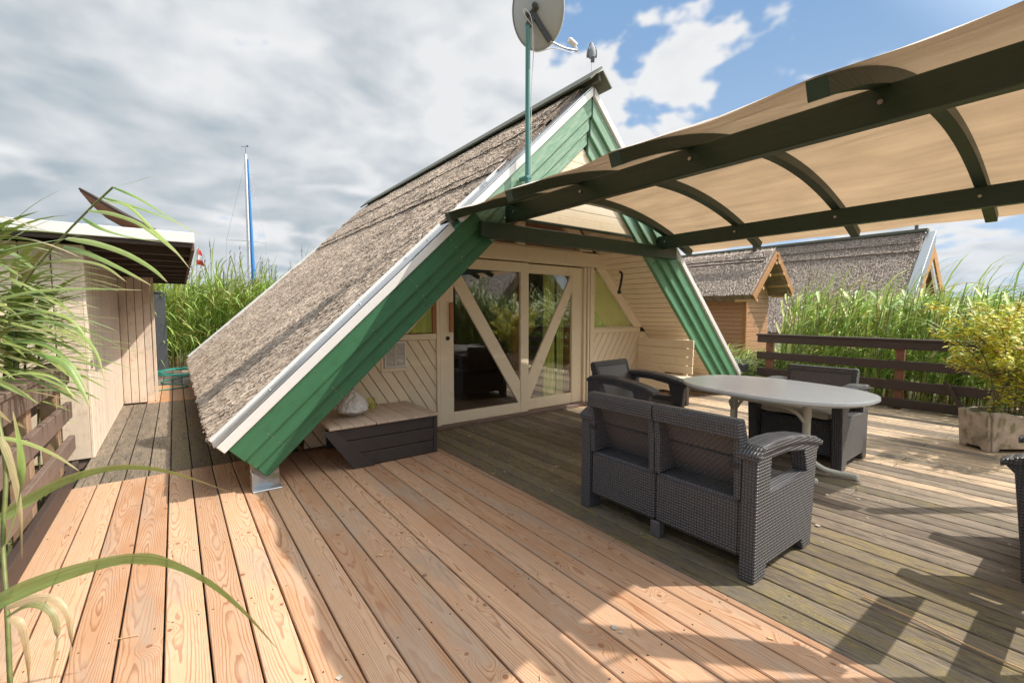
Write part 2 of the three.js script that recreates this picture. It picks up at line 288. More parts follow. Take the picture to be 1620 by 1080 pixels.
// uv in metres by the face's main direction; the grain runs along `grain` as v
function boxUV(g, grain = 'z', off = [0, 0], scale = 1) {
  g = soup(g); const P = g.attributes.position, n = P.count, uv = new Float32Array(n * 2), a = V(0, 0, 0), b = V(0, 0, 0), c = V(0, 0, 0), N = V(0, 0, 0), e = V(0, 0, 0);
  for (let i = 0; i < n; i += 3) {
    a.fromBufferAttribute(P, i); b.fromBufferAttribute(P, i + 1); c.fromBufferAttribute(P, i + 2);
    N.crossVectors(b.clone().sub(a), e.copy(c).sub(a)); const ax = Math.abs(N.x), ay = Math.abs(N.y), az = Math.abs(N.z);
    const ns = grain === 'z' ? (ax > ay ? 'y' : 'x') : grain === 'x' ? (ay > az ? 'z' : 'y') : (ax > az ? 'z' : 'x');
    [a, b, c].forEach((p, k) => { uv[(i + k) * 2] = (p[ns] + off[0]) * scale; uv[(i + k) * 2 + 1] = (p[grain] + off[1]) * scale; });
  }
  g.setAttribute('uv', new THREE.BufferAttribute(uv, 2)); return g;
}
// chamfered box, 44 triangles
function cbox(w, h, d, r = 0.003, cx = 0, cy = 0, cz = 0) {
  const X = w / 2, Y = h / 2, Z = d / 2; r = Math.min(r, X * 0.6, Y * 0.6, Z * 0.6); const pos = [], S = [-1, 1];
  const v = (k, sx, sy, sz) => k === 0 ? [sx * X, sy * (Y - r), sz * (Z - r)] : k === 1 ? [sx * (X - r), sy * Y, sz * (Z - r)] : [sx * (X - r), sy * (Y - r), sz * Z];
  const tri = (a, b, c) => { const ux = b[0] - a[0], uy = b[1] - a[1], uz = b[2] - a[2], wx = c[0] - a[0], wy = c[1] - a[1], wz = c[2] - a[2]; const nx = uy * wz - uz * wy, ny = uz * wx - ux * wz, nz = ux * wy - uy * wx; const o = nx * (a[0] + b[0] + c[0]) + ny * (a[1] + b[1] + c[1]) + nz * (a[2] + b[2] + c[2]); pos.push(...a, ...(o > 0 ? [...b, ...c] : [...c, ...b])); };
  const quad = (a, b, c, d) => { tri(a, b, c); tri(a, c, d); };
  for (const s of S) { quad(v(0, s, -1, -1), v(0, s, 1, -1), v(0, s, 1, 1), v(0, s, -1, 1)); quad(v(1, -1, s, -1), v(1, 1, s, -1), v(1, 1, s, 1), v(1, -1, s, 1)); quad(v(2, -1, -1, s), v(2, 1, -1, s), v(2, 1, 1, s), v(2, -1, 1, s)); }
  for (const s of S) for (const t of S) { quad(v(0, s, t, -1), v(0, s, t, 1), v(1, s, t, 1), v(1, s, t, -1)); quad(v(0, s, -1, t), v(0, s, 1, t), v(2, s, 1, t), v(2, s, -1, t)); quad(v(1, -1, s, t), v(1, 1, s, t), v(2, 1, s, t), v(2, -1, s, t)); }
  for (const s of S) for (const t of S) for (const q of S) tri(v(0, s, t, q), v(1, s, t, q), v(2, s, t, q));
  const g = new THREE.BufferGeometry(); g.setAttribute('position', new THREE.Float32BufferAttribute(pos, 3)); g.computeVertexNormals(); g.translate(cx, cy, cz); return g;
}
const R0 = rng(4242);
// box from corner to corner, with paint grain along `grain`
function bx(x0, x1, y0, y1, z0, z1, grain, r = 0.004) { const g = cbox(x1 - x0, y1 - y0, z1 - z0, r, (x0 + x1) / 2, (y0 + y1) / 2, (z0 + z1) / 2); const L = { x: x1 - x0, y: y1 - y0, z: z1 - z0 }; grain ??= L.x > L.y && L.x > L.z ? 'x' : L.y > L.z ? 'y' : 'z'; return boxUV(g, grain, [R0() * 5, R0() * 5], 1.4); }
// bar of section w x h from p to q
function bar(p, q, w, h, r = 0.003, up = V(0, 1, 0)) { const L = p.distanceTo(q), g = boxUV(cbox(w, h, L, r), 'z', [R0() * 5, R0() * 5], 1.4); const m = new THREE.Matrix4(), z = q.clone().sub(p).normalize(), x = new THREE.Vector3().crossVectors(up, z).normalize(), y = new THREE.Vector3().crossVectors(z, x); m.makeBasis(x, y, z).setPosition(p.clone().add(q).multiplyScalar(0.5)); return g.applyMatrix4(m); }
function tube(pts, r, seg = 24, rad = 8) { const c = new THREE.CatmullRomCurve3(pts.map(p => p.isVector3 ? p : V(...p)), false, 'centripetal'); return new THREE.TubeGeometry(c, seg, r, rad, false); }
// polygon in (x, y) given thickness from z0 to z1; grain runs along `dir`
function slab(pts, z0, z1, dir = [1, 0], r = 0.003) {
  const s = new THREE.Shape(pts.map(p => new THREE.Vector2(...p))), b = Math.min(r, (z1 - z0) * 0.3);
  let g = soup(new THREE.ExtrudeGeometry(s, { depth: z1 - z0 - 2 * b, bevelEnabled: b > 0, bevelThickness: b, bevelSize: b, bevelOffset: -b, bevelSegments: 1, steps: 1 })); g.translate(0, 0, z0 + b);
  const l = Math.hypot(...dir), dx = dir[0] / l, dy = dir[1] / l, o = [R0() * 5, R0() * 5], P = g.attributes.position, N = g.attributes.normal, uv = new Float32Array(P.count * 2);
  for (let i = 0; i < P.count; i++) { const a = P.getX(i) * dx + P.getY(i) * dy, c = -P.getX(i) * dy + P.getY(i) * dx; uv[i * 2] = 1.4 * ((Math.abs(N.getZ(i)) > 0.7 ? c : P.getZ(i)) + o[0]); uv[i * 2 + 1] = 1.4 * (a + o[1]); }
  g.setAttribute('uv', new THREE.BufferAttribute(uv, 2)); return g;
}
// like slab, but the polygon lies in (z, y) and is given thickness from x0 to x1
function slabX(pts, x0, x1, r = 0.006, holes = []) {
  const s = new THREE.Shape(pts.map(p => new THREE.Vector2(...p))); for (const h of holes) s.holes.push(new THREE.Path(h.map(p => new THREE.Vector2(...p))));
  const g = soup(new THREE.ExtrudeGeometry(s, { depth: x1 - x0 - 2 * r, bevelEnabled: true, bevelThickness: r, bevelSize: r, bevelOffset: -r, bevelSegments: 2, steps: 1, curveSegments: 8 }));
  g.translate(0, 0, x0 + r); const m = new THREE.Matrix4().set(0, 0, 1, 0, 0, 1, 0, 0, 1, 0, 0, 0, 0, 0, 0, 1); g.applyMatrix4(m);
  const P = g.attributes.position, ix = P.array; for (let i = 0; i < P.count; i += 3) for (let k = 0; k < 3; k++) { const a = (i + 1) * 3 + k, b = (i + 2) * 3 + k, t = ix[a]; ix[a] = ix[b]; ix[b] = t; }
  g.computeVertexNormals(); return boxUV(g, 'y', [0, 0], 1 / 0.135);
}
function clip(poly, nx, ny, d) { const out = []; for (let i = 0; i < poly.length; i++) { const a = poly[i], b = poly[(i + 1) % poly.length], da = a[0] * nx + a[1] * ny - d, db = b[0] * nx + b[1] * ny - d; if (da <= 0) out.push(a); if (da * db < 0) { const t = da / (da - db); out.push([mix(a[0], b[0], t), mix(a[1], b[1], t)]); } } return out; }
const at = (u, v, d) => V(0, EYE, 0).addScaledVector(FWD, d).addScaledVector(RGT, (u - 810) * d / FPX).addScaledVector(UPV, (540 - v) * d / FPX);

// ------------------------------------------------------------------ ground and decks
{
  const g = new THREE.PlaneGeometry(2400, 2400, 1, 1).rotateX(-Math.PI / 2).translate(0, -0.75, 0); const uv = g.attributes.uv; for (let i = 0; i < uv.count; i++) uv.setXY(i, uv.getX(i) * 800, uv.getY(i) * 800);
  const m = new THREE.Mesh(g, M.dirt); m.name = 'ground'; m.userData = { kind: 'structure', label: 'reed marsh ground under and around the decks' }; m.receiveShadow = true; scene.add(m);
}
// one deck board along z with its own strip of the board texture
function plank(x0, x1, z0, z1, rnd, thick = 0.03, y = 0) {
  const w = x1 - x0, L = z1 - z0, g = soup(cbox(w, thick, L, 0.004, 0, 0, 0)), P = g.attributes.position, uv = new Float32Array(P.count * 2), b = Math.floor(rnd() * NB), ov = rnd(), flip = rnd() < 0.5 ? -1 : 1;
  for (let i = 0; i < P.count; i++) { const a = clamp(0.5 + flip * P.getX(i) / w * 0.96); uv[i * 2] = (b + 0.03 + 0.94 * a) / NB; uv[i * 2 + 1] = P.getZ(i) / LEN + ov; }
  g.setAttribute('uv', new THREE.BufferAttribute(uv, 2)); g.translate((x0 + x1) / 2, y - thick / 2 + (rnd() - 0.5) * 0.002, (z0 + z1) / 2); return g;
}
const pick = (a, r) => a[Math.floor(r() * a.length)];
{
  const r = rng(31), larch = structure('larch_deck', 'new orange larch deck boards'), screws = [];
  for (let k = -4; k <= 14; k++) {
    const x0 = -0.085 + 0.1565 * k, x1 = Math.min(x0 + 0.149, 2.150); part(larch, 'plank', plank(x0 + 0.001, x1, -4.925, 1.6, r), pick(M.larch, r));
    for (const zz of [-4.6, -3.9, -3.2, -2.5, -1.8, -1.1, -0.4]) for (const f of [0.18, 0.82]) screws.push([mix(x0, x1, f) + (r() - 0.5) * 0.008, zz + (r() - 0.5) * 0.02]);
  }
  part(larch, 'screw', screws.map(([x, z]) => { const g = soup(new THREE.CylinderGeometry(0.0036, 0.0036, 0.002, 6)); g.translate(x, 0.0012, z); return g; }), M.black, { kind: 'stuff' });
  part(larch, 'joist', [-4.8, -3.6, -2.4, -1.2, 0, 1.2].map(z => bx(-0.7, 2.15, -0.2, -0.032, z - 0.04, z + 0.04)), M.brown);
  const old = structure('old_deck', 'weathered grey deck boards, mossy near the new boards');
  for (let k = 0; k < 42; k++) {
    const x0 = 2.157 + 0.1525 * k, x1 = x0 + 0.1415; if (x1 > 8.62) break;
    const set = k < 9 ? (r() < 0.8 ? M.moss : M.grey) : k < 17 ? (r() < 0.55 ? M.grey : r() < 0.5 ? M.moss : M.tan) : (r() < 0.72 ? M.tan : M.grey);
    const cut = -2.4 + Math.floor(r() * 3) * 1.2;
    if (r() < 0.35) { part(old, 'plank', plank(x0, x1, -5.2, cut - 0.003, r, 0.03, -0.003), pick(set, r)); part(old, 'plank', plank(x0, x1, cut + 0.003, 1.8, r, 0.03, -0.003), pick(set, r)); }
    else part(old, 'plank', plank(x0, x1, -5.2, 1.8, r, 0.03, -0.003), pick(set, r));
  }
  part(old, 'joist', [-4.8, -3.6, -2.4, -1.2, 0, 1.2].map(z => bx(2.157, 8.6, -0.2, -0.035, z - 0.04, z + 0.04)), M.brown);
  const side = structure('side_path', 'narrow board path between the shed and the thatched roof');
  for (let k = -4; k <= 3; k++) {
    const x0 = -0.085 + 0.1565 * k + 0.012, x1 = x0 + 0.147;
    part(side, 'plank', plank(x0, x1, -8.94, -4.932, r, 0.03, -0.002), k >= 0 ? pick(M.moss, r) : pick(M.grey, r));
    if (x0 > -0.45) { part(side, 'plank', plank(x0, x1, -10.95, -8.948, r, 0.03, 0.0), M.orange); part(side, 'plank', plank(x0, x1, -13.6, -10.958, r, 0.03, -0.004), pick(M.grey, r)); }
  }
  part(side, 'joist', [-13.4, -12, -11, -10, -8.9, -7.6, -6.4, -5.2].map(z => bx(-0.7, 0.55, -0.2, -0.036, z - 0.04, z + 0.04)), M.brown);
}

// ------------------------------------------------------------------ thatched A-frame house
const AX = 4.131, AY = 4.098, ZF = -3.95, ZW = -4.84, ZB = -11.75;
const sL = 0.939, nlL = Math.hypot(1, sL), uL = [1 / nlL, sL / nlL], nL = [sL / nlL, -1 / nlL], PL = [0.229, 0.434];
const uR = [-Math.SQRT1_2, Math.SQRT1_2], nR = [-Math.SQRT1_2, -Math.SQRT1_2], PR = [7.857, 0.372];
const lenL = Math.hypot(AX - PL[0], AY - PL[1]);
// strip of a slope between the depths d0 and d1 below its outer line, from s0 along the slope to the ridge line or to s1
function strip(side, d0, d1, s0 = 0, s1 = null) {
  const P = side === 'L' ? PL : PR, u = side === 'L' ? uL : uR, n = side === 'L' ? nL : nR, pt = (s, d) => [P[0] + u[0] * s + n[0] * d, P[1] + u[1] * s + n[1] * d];
  const top = d => s1 !== null ? pt(s1, d) : pt(Math.abs((AX - 0.012 * (side === 'L' ? 1 : -1) - P[0] - n[0] * d) / u[0]), d);
  return [pt(s0, d0), pt(s0, d1), top(d1), top(d0)];
}
const house = thing('thatched_house', 'thatched A-frame reed house with green barge boards and cream front', 'house', [AX, 0, ZF]);
{
  const H = house, r = rng(8);
  const roofL = part(H, 'thatched_roof', [slab(strip('L', 0.03, 0.44), ZB, ZF - 0.16, uL, 0.02)], M.thatch);
  part(H, 'thatched_roof', [slab(strip('R', 0.03, 0.50), ZB, ZF - 0.16, uR, 0.02)], M.thatch);
  { // proud reed ends all over the slope seen from the deck
    const g = mergeGeometries([soup(new THREE.CylinderGeometry(0.0022, 0.005, 1, 3, 1, true))]); g.rotateX(Math.PI / 2); // along z, thick end at -z
    const N = 118000, im = new THREE.InstancedMesh(g, M.straw, N), m = new THREE.Matrix4(), q = new THREE.Quaternion(), col = new THREE.Color(), down = V(-uL[0], -uL[1], 0), out = V(-nL[0], -nL[1], 0), f = V(0, 0, 1);
    for (let i = 0; i < N; i++) {
      const fringe = i < 5200, s = fringe ? -0.02 + r() * 0.13 : r() * (lenL - 0.25), z = mix(ZB + 0.03, ZF - 0.2, r()), L = 0.09 + r() * 0.17, dep = fringe ? r() * r() * 0.16 : 0;
      const dir = down.clone().multiplyScalar(-1).addScaledVector(out, -0.08 - r() * 0.12).add(V(0, 0, (r() - 0.5) * 0.22)).normalize();
      q.setFromUnitVectors(f, dir); const w = 0.65 + r() * 0.75;
      const lift = 0.012 * noise(s * 4 + 3, z * 4) + 0.010 * r();
      const p = V(PL[0] + uL[0] * s, PL[1] + uL[1] * s, z).addScaledVector(out, 0.012 + lift - 0.03 + (s > lenL - 0.86 ? 0.056 : s > lenL - 1.56 ? 0.038 : s > lenL - 1.74 ? 0.022 : 0)).addScaledVector(dir, L / 2 - 0.06);
      p.addScaledVector(out, 0.03 - dep);
      m.compose(p, q, V(w, w, L)); im.setMatrixAt(i, m);
      const t = r(), b = 0.66 + 0.50 * r() + 0.20 * noise(s * 1.2, z * 0.9 + 40) + 0.14 * noise(s * 5, z * 5); const c = t < 0.24 ? [0.26, 0.20, 0.155] : t < 0.74 ? [0.45, 0.365, 0.295] : [0.58, 0.495, 0.415];
      col.setRGB(c[0] * b, c[1] * b, c[2] * b); im.setColorAt(i, col);
    }
    im.name = 'reed_ends'; im.userData.kind = 'stuff'; im.castShadow = im.receiveShadow = true; im.position.set(-H.position.x, -H.position.y, -H.position.z); H.add(im);
  }
  // ridge layers: three courses of combed reed lying on the thatch, each with a ragged lower edge
  for (const [a, b, t] of [[lenL - 1.74, lenL - 1.38, 0.020], [lenL - 1.56, lenL - 0.72, 0.036], [lenL - 0.86, lenL - 0.05, 0.052]]) {
    const parts = []; let z = ZB + 0.01; while (z < ZF - 0.14) { const w = 0.05 + r() * 0.05, z2 = Math.min(z + w, ZF - 0.12), aa = a + (r() - 0.5) * 0.03, q = strip('L', -t - r() * 0.008, 0.02, aa, b); parts.push(slab(q, z, z2, uL, 0.004)); z = z2; }
    const mm = part(H, 'ridge_course', parts, M.thatchGrey); mm.userData.kind = 'stuff';
  }
  for (const s of [lenL - 1.36, lenL - 0.70]) { const p = d => V(PL[0] + uL[0] * s - nL[0] * d, PL[1] + uL[1] * s - nL[1] * d, 0); const q = p(0.055); part(H, 'ridge_rod', tube([V(q.x, q.y, ZB + 0.02), V(q.x, q.y + 0.006, (ZB + ZF) / 2), V(q.x, q.y, ZF - 0.16)], 0.007, 20, 5), M.rope); }
  // ridge cap boards
  part(H, 'ridge_cap', slab(strip('L', -0.130, -0.106, lenL - 0.15, lenL + 0.118), ZB - 0.1, -3.80, uL, 0.004).translate(0, 0, 0), M.ridge);
  part(H, 'ridge_cap', slab(strip('R', -0.105, -0.081, Math.hypot(PR[0] - AX, PR[1] - AY) - 0.14, Math.hypot(PR[0] - AX, PR[1] - AY) + 0.085), ZB - 0.1, -3.79, uR, 0.004), M.ridge);
  part(H, 'ridge_board', bx(AX - 0.02, AX + 0.02, AY + 0.02, AY + 0.105, ZB - 0.05, -3.83, 'z'), M.ridge);
  // barge boards: three each side, the outer ones prouder; the part above the awning is bleached
  const dL = [0.079, 0.235, 0.352, 0.472], dR = [0.079, 0.245, 0.385, 0.535], zB = [0, -0.035, -0.07], split = 2.98;
  for (let i = 0; i < 3; i++) {
    const z1 = ZF + zB[i];
    part(H, 'barge_board', slab(strip('L', dL[i] + 0.002, dL[i + 1] - 0.002, 0.0, split), z1 - 0.045, z1, uL), M.green);
    part(H, 'barge_board', slab(strip('L', dL[i] + 0.002, dL[i + 1] - 0.002, split + 0.003), z1 - 0.045, z1, uL), M.greenOld, { label: 'sun-bleached green barge board above the awning' });
    part(H, 'barge_board', slab(strip('R', dR[i] + 0.002, dR[i + 1] - 0.002, 0.03, 2.9), z1 - 0.05, z1, uR), M.greenMid);
    part(H, 'barge_board', slab(strip('R', dR[i] + 0.002, dR[i + 1] - 0.002, 2.903), z1 - 0.05, z1, uR), M.greenOld, { label: 'sun-bleached green barge board above the awning' });
  }
  for (const s of ['L', 'R']) {
    const u = s === 'L' ? uL : uR;
    part(H, 'barge_backing', slab(strip(s, 0.07, s === 'L' ? 0.468 : 0.530, 0.02), ZF - 0.155, ZF - 0.122, u), M.green);
    part(H, 'barge_step', (s === 'L' ? [0.085, 0.235, 0.352, 0.460] : [0.085, 0.245, 0.385, 0.522]).map((d, i) => slab(strip(s, d - (i === 3 ? 0.0 : 0.006), d + (i === 3 ? 0.014 : 0.006), 0.02), ZF - 0.122, ZF - 0.005 - Math.max(0, i - 1) * 0.035 - (i ? 0.002 : 0), u, 0)), s === 'L' ? M.green : M.greenMid);
  }
  for (let k = 0; k < 11; k++) { const y0 = 2.445 + k * 0.096, q = clip(clip([[2.4, y0], [5.6, y0], [5.6, y0 + 0.0935], [2.4, y0 + 0.0935]], -0.939, 1, -0.40), 1, 1, 7.49); if (q.length > 2) part(H, 'gable_board', slab(q, ZF - 0.125, ZF - 0.105 - 0.002 * (k % 2), [1, 0], 0.003), pick(M.cream, r)); }
  { const nails = []; for (const [P, u, n, d] of [[PL, uL, nL, [0.13, 0.21, 0.255, 0.33, 0.375, 0.455]], [PR, uR, nR, [0.125, 0.22, 0.265, 0.36, 0.41, 0.51]]]) for (let q = 0.25; q < 4.9; q += 0.58) d.forEach((dd, i) => { const g = new THREE.CylinderGeometry(0.005, 0.005, 0.003, 6).rotateX(Math.PI / 2); g.translate(P[0] + u[0] * q + n[0] * dd, P[1] + u[1] * q + n[1] * dd, ZF + zB[i >> 1] + 0.001); nails.push(g); }); part(H, 'nail', nails, M.steel, { kind: 'stuff' }); }
  // white metal verge trim in two lengths each side
  const trims = [['L', -0.03, 2.66, uL], ['L', 2.80, null, uL], ['R', -0.02, 2.6, uR], ['R', 2.62, null, uR]];
  for (const [s, a, b, u] of trims) {
    part(H, 'verge_trim', slab(strip(s, 0.004, 0.078, a, b), ZF - 0.05, ZF + 0.030, u, 0.004), M.whiteMetal);
    if (s === 'L') {
      part(H, 'verge_flashing', slab(strip('L', -0.012, -0.003, a - 0.01, b), ZF - 0.15, ZF + 0.030, uL, 0.002), M.zinc);
      part(H, 'verge_lip', slab(strip('L', -0.036, 0.000, a - 0.015, b), ZF - 0.172, ZF - 0.151, uL, 0.004), M.whiteMetal);
      part(H, 'fixing', [0.5, 1.5, 2.4, 3.3, 4.3].filter(q => q > a && q < (b ?? 5)).map(q => new THREE.SphereGeometry(0.009, 8, 6).translate(PL[0] + uL[0] * q - nL[0] * 0.014, PL[1] + uL[1] * q - nL[1] * 0.014, ZF - 0.07)), M.steel, { kind: 'stuff' });
    }
  }
  // far verge, seen as a white line behind the thatch
  part(H, 'verge_lip', slab(strip('L', -0.06, 0.10, 0, null), ZB - 0.09, ZB - 0.004, uL, 0.004), M.whiteMetal);
  // footings under the barge boards
  const ft = part(H, 'footing', [bx(0.440, 0.640, 0.0, 0.20, -4.13, -4.045, 'x')], M.footing);
  part(H, 'footing_plate', [bx(0.436, 0.645, 0.0, 0.012, -4.10, -3.95), bx(0.436, 0.446, 0.012, 0.15, -4.10, -3.97), slab([[0.448, 0.0125], [0.60, 0.0125], [0.448, 0.14]], -4.0445, -4.039, [1, 0], 0.001)], M.zinc);
  part(H, 'footing', bx(7.50, 7.70, 0.0, 0.22, -4.06, -3.955, 'x'), M.footing);
  // side infill under the slopes in front of the wall, and the boarded soffits
  const bx2 = q => { const g = slab(q, ZW + 0.001, ZF - 0.125, [1, 0.001], 0.003), P = g.attributes.position, uv = g.attributes.uv, o = R0() * 5; for (let i = 0; i < P.count; i++) uv.setXY(i, (P.getX(i) * 0.7 - P.getY(i) * 0.7 + o) * 1.4, (P.getZ(i) + o) * 1.4); return g; };
  for (const s of ['L', 'R']) {
    const P = s === 'L' ? PL : PR, u = s === 'L' ? uL : uR, n = s === 'L' ? nL : nR; const so = part(H, 'soffit', slab(strip(s, s === 'L' ? 0.442 : 0.505, s === 'L' ? 0.452 : 0.520, 0.02), ZW, ZF - 0.13, u, 0), M.brown);
    for (let k = 0, a = 0.03; a < (s === 'L' ? 4.6 : 4.55); a += 0.103, k++) { const d0 = s === 'L' ? 0.454 : 0.523, q = strip(s, d0, d0 + 0.014, a, Math.min(a + 0.093, 4.72)); part(so, 'board', bx2(q), pick(M.cream, r)); }
  }
}
// front wall of the house
const kR = 7.475, kL = 0.85;     // soffit lines on the wall: x + y = kR and x - y = kL
{
  const H = house, r = rng(15), zw = ZW;
  const wall = part(H, 'front_wall', [slab([[1.0, 0.02], [2.478, 0.02], [2.478, 1.10], [kL + 1.10 - 0.25, 1.10]], zw - 0.09, zw - 0.03, [1, 0], 0)], M.brown);
  part(wall, 'backing', slab([[5.138, 0.02], [7.1, 0.02], [kR - 1.10 + 0.05, 1.10], [5.138, 1.10]], zw - 0.09, zw - 0.03, [1, 0], 0), M.brown); part(wall, 'backing', slab([[3.0, 2.70], [4.85, 2.70], [AX + 0.05, 3.42], [AX - 0.05, 3.42]], zw - 0.09, zw - 0.06, [1, 0], 0), M.brown);
  // diagonal boarding left and right of the doors
  for (const [s, x0, x1] of [['L', 1.0, 2.475], ['R', 5.14, 7.0]]) {
    const sg = s === 'L' ? -1 : 1, ang = 57 * Math.PI / 180, d = [sg * Math.cos(ang), Math.sin(ang)], n = [-d[1], d[0]];
    let region = [[x0, 0.03], [x1, 0.03], [x1, 1.08], [x0, 1.08]];
    region = s === 'L' ? clip(region, -0.939, 1, -0.415) : clip(region, 1, 1, kR + 0.04);
    for (let k = -90; k < 90; k++) { const a = k * 0.112, c = clip(clip(region, n[0], n[1], a + 0.104), -n[0], -n[1], -a); if (c.length > 2) { const A = Math.abs(c.reduce((q, p, i) => q + p[0] * c[(i + 1) % c.length][1] - p[1] * c[(i + 1) % c.length][0], 0)) / 2; if (A > 0.0015) part(wall, 'board', slab(c, zw - 0.03, zw - 0.012, d, 0.003), pick(M.cream, r)); } }
  }
  // rails, posts, lintel
  part(wall, 'rail', bx(1.95, 2.476, 1.083, 1.150, zw - 0.03, zw + 0.004), M.creamTrim);
  part(wall, 'rail', bx(5.142, 6.26, 1.083, 1.150, zw - 0.03, zw + 0.004), M.creamTrim);
  part(wall, 'jamb', [bx(2.478, 2.518, 0.02, 1.66, zw - 0.03, zw + 0.012)], M.creamTrim);
  part(wall, 'jamb', [bx(4.955, 5.005, 0.02, 2.072, zw - 0.12, zw - 0.02), bx(5.012, 5.052, 0.02, 2.072, zw - 0.08, zw + 0.004), bx(5.060, 5.138, 0.02, 2.072, zw - 0.05, zw + 0.012)], M.creamTrim);
  part(wall, 'lintel', slab([[2.66, 2.078], [kR - 2.078, 2.078], [kR - 2.275, 2.275], [2.87, 2.275]], zw - 0.06, zw + 0.05, [1, 0], 0.005), M.creamTrim);
  part(wall, 'slope_trim', slab([[kR - 1.155 - 0.005, 1.155], [kR - 2.074 - 0.005, 2.074], [kR - 2.074 - 0.21, 2.074], [kR - 1.155 - 0.21, 1.155]], zw - 0.028, zw + 0.008, [-1, 1], 0.003), M.creamTrim);
  part(wall, 'slope_trim', slab([[kL + 1.155 + 0.005, 1.155], [kL + 1.62 + 0.005, 1.62], [kL + 1.62 + 0.10, 1.62], [kL + 1.155 + 0.10, 1.155]], zw - 0.028, zw + 0.008, [1, 1], 0.003), M.creamTrim);
  // side windows with yellow-green curtain close behind the pane
  const winR = part(H, 'side_window', [bx(5.14, 5.165, 1.152, 2.04, zw - 0.03, zw - 0.004), bx(5.165, kR - 1.16 - 0.22, 1.152, 1.172, zw - 0.03, zw - 0.004)], M.creamTrim);
  part(winR, 'pane', slab([[5.160, 1.165], [kR - 1.165 - 0.19, 1.165], [kR - 2.05 - 0.19, 2.05], [5.160, 2.05]], zw - 0.026, zw - 0.022, [1, 0], 0), M.glass);
  const wave = (x0, x1, y0, y1, z, n, amp, top) => { const g = new THREE.PlaneGeometry(x1 - x0, y1 - y0, n * 8, 8); g.translate((x0 + x1) / 2, (y0 + y1) / 2, z); const P = g.attributes.position; for (let i = 0; i < P.count; i++) { const x = P.getX(i), y = P.getY(i); P.setZ(i, z + amp * Math.sin((x - x0) / (x1 - x0) * n * 2 * Math.PI + 0.6 * noise(x * 5, y * 1.2))); if (top) P.setX(i, Math.min(x, top(y))); } g.computeVertexNormals(); return g; };
  part(winR, 'curtain', wave(5.15, 6.2, 1.16, 2.04, zw - 0.045, 6, 0.010, y => kR - y - 0.14), M.curtain);
  const winL = part(H, 'side_window', [bx(2.436, 2.476, 1.152, 1.62, zw - 0.03, zw - 0.002)], M.logWood);
  part(winL, 'pane', slab([[kL + 1.165 + 0.09, 1.165], [2.44, 1.165], [2.44, 1.60], [kL + 1.60 + 0.06, 1.60]], zw - 0.026, zw - 0.022, [1, 0], 0), M.glass);
  part(winL, 'curtain', wave(2.02, 2.44, 1.16, 1.6, zw - 0.045, 3, 0.010), M.curtain);
  // upper windows with red-brown blinds, mullion and gable boarding
  const up = part(H, 'upper_window', [bx(3.66, 3.80, 2.276, 2.70, zw - 0.055, zw + 0.02), bx(3.12, 3.66, 2.277, 2.298, zw - 0.05, zw + 0.03), bx(3.80, 4.86, 2.277, 2.298, zw - 0.05, zw + 0.03), slab([[4.83, 2.298], [5.10, 2.298], [4.68, 2.72], [4.41, 2.72]], zw - 0.05, zw + 0.018, [-1, 1])], M.creamTrim);
  part(up, 'pane', bx(3.2, 3.66, 2.299, 2.70, zw - 0.03, zw - 0.026), M.glass); part(up, 'pane', slab([[3.80, 2.299], [4.83, 2.299], [4.43, 2.70], [3.80, 2.70]], zw - 0.03, zw - 0.026, [1, 0], 0), M.glass);
  part(up, 'blind', [bx(3.2, 3.66, 2.299, 2.70, zw - 0.052, zw - 0.042), bx(3.80, 4.86, 2.299, 2.70, zw - 0.052, zw - 0.042)], M.redBlind);
  for (let k = 0; k < 8; k++) { const y0 = 2.722 + k * 0.093, q = clip(clip([[2.6, y0], [5.3, y0], [5.3, y0 + 0.088], [2.6, y0 + 0.088]], -0.939, 1, -0.42), 1, 1, 7.44); if (q.length > 2) part(wall, 'board', slab(q, zw - 0.058, zw - 0.03, [1, 0], 0.004), pick(M.cream, r)); }
  for (let k = 0; k < 5; k++) { const y0 = 2.30 + k * 0.093, q = clip([[4.60, y0], [5.3, y0], [5.3, y0 + 0.088], [4.60, y0 + 0.088]], 1, 1, 7.44), q2 = clip(q, -1, -1, -7.08); if (q2.length > 2) part(wall, 'board', slab(q2, zw - 0.058, zw - 0.045, [1, 0], 0.004), pick(M.cream, r)); }
  // two sliding doors; the left one runs in front
  for (const [x0, x1, z, dg, g] of [[2.522, 3.870, zw + 0.004, 1, 'L'], [3.874, 4.952, zw - 0.058, -1, 'R']]) {
    const w0 = g === 'L' ? 0.185 : 0.03, w1 = g === 'L' ? 0.135 : 0.21, y0 = 0.045, y1 = 2.062, yb = g === 'L' ? 0.18 : 0.20, yt = 1.935, z0 = z - 0.045;
    const door = part(H, 'sliding_door', [bx(x0, x0 + w0, y0, y1, z0, z), bx(x1 - w1, x1, y0, y1, z0, z), bx(x0 + w0, x1 - w1, y0, yb, z0 + 0.002, z - 0.002), bx(x0 + w0, x1 - w1, yt, y1, z0 + 0.002, z - 0.002)], M.creamTrim);
    const gx0 = x0 + w0, gx1 = x1 - w1, bw = 0.075;
    part(door, 'brace', slab(g === 'L' ? [[gx0, yt - 0.20], [gx0, yt], [gx0 + 0.06, yt], [gx1, 0.46], [gx1, yb], [gx1 - 0.03, yb]] : [[gx1, yt - 0.24], [gx1, yt], [gx1 - 0.02, yt], [gx0, 0.50], [gx0, yb], [gx0 + 0.05, yb]].reverse(), z0 + 0.006, z - 0.006, g === 'L' ? [1, -1.7] : [1, 1.7]), M.creamTrim);
    part(door, 'pane', bx(gx0 + 0.001, gx1 - 0.001, yb, yt, z0 + 0.018, z0 + 0.022), M.glass);
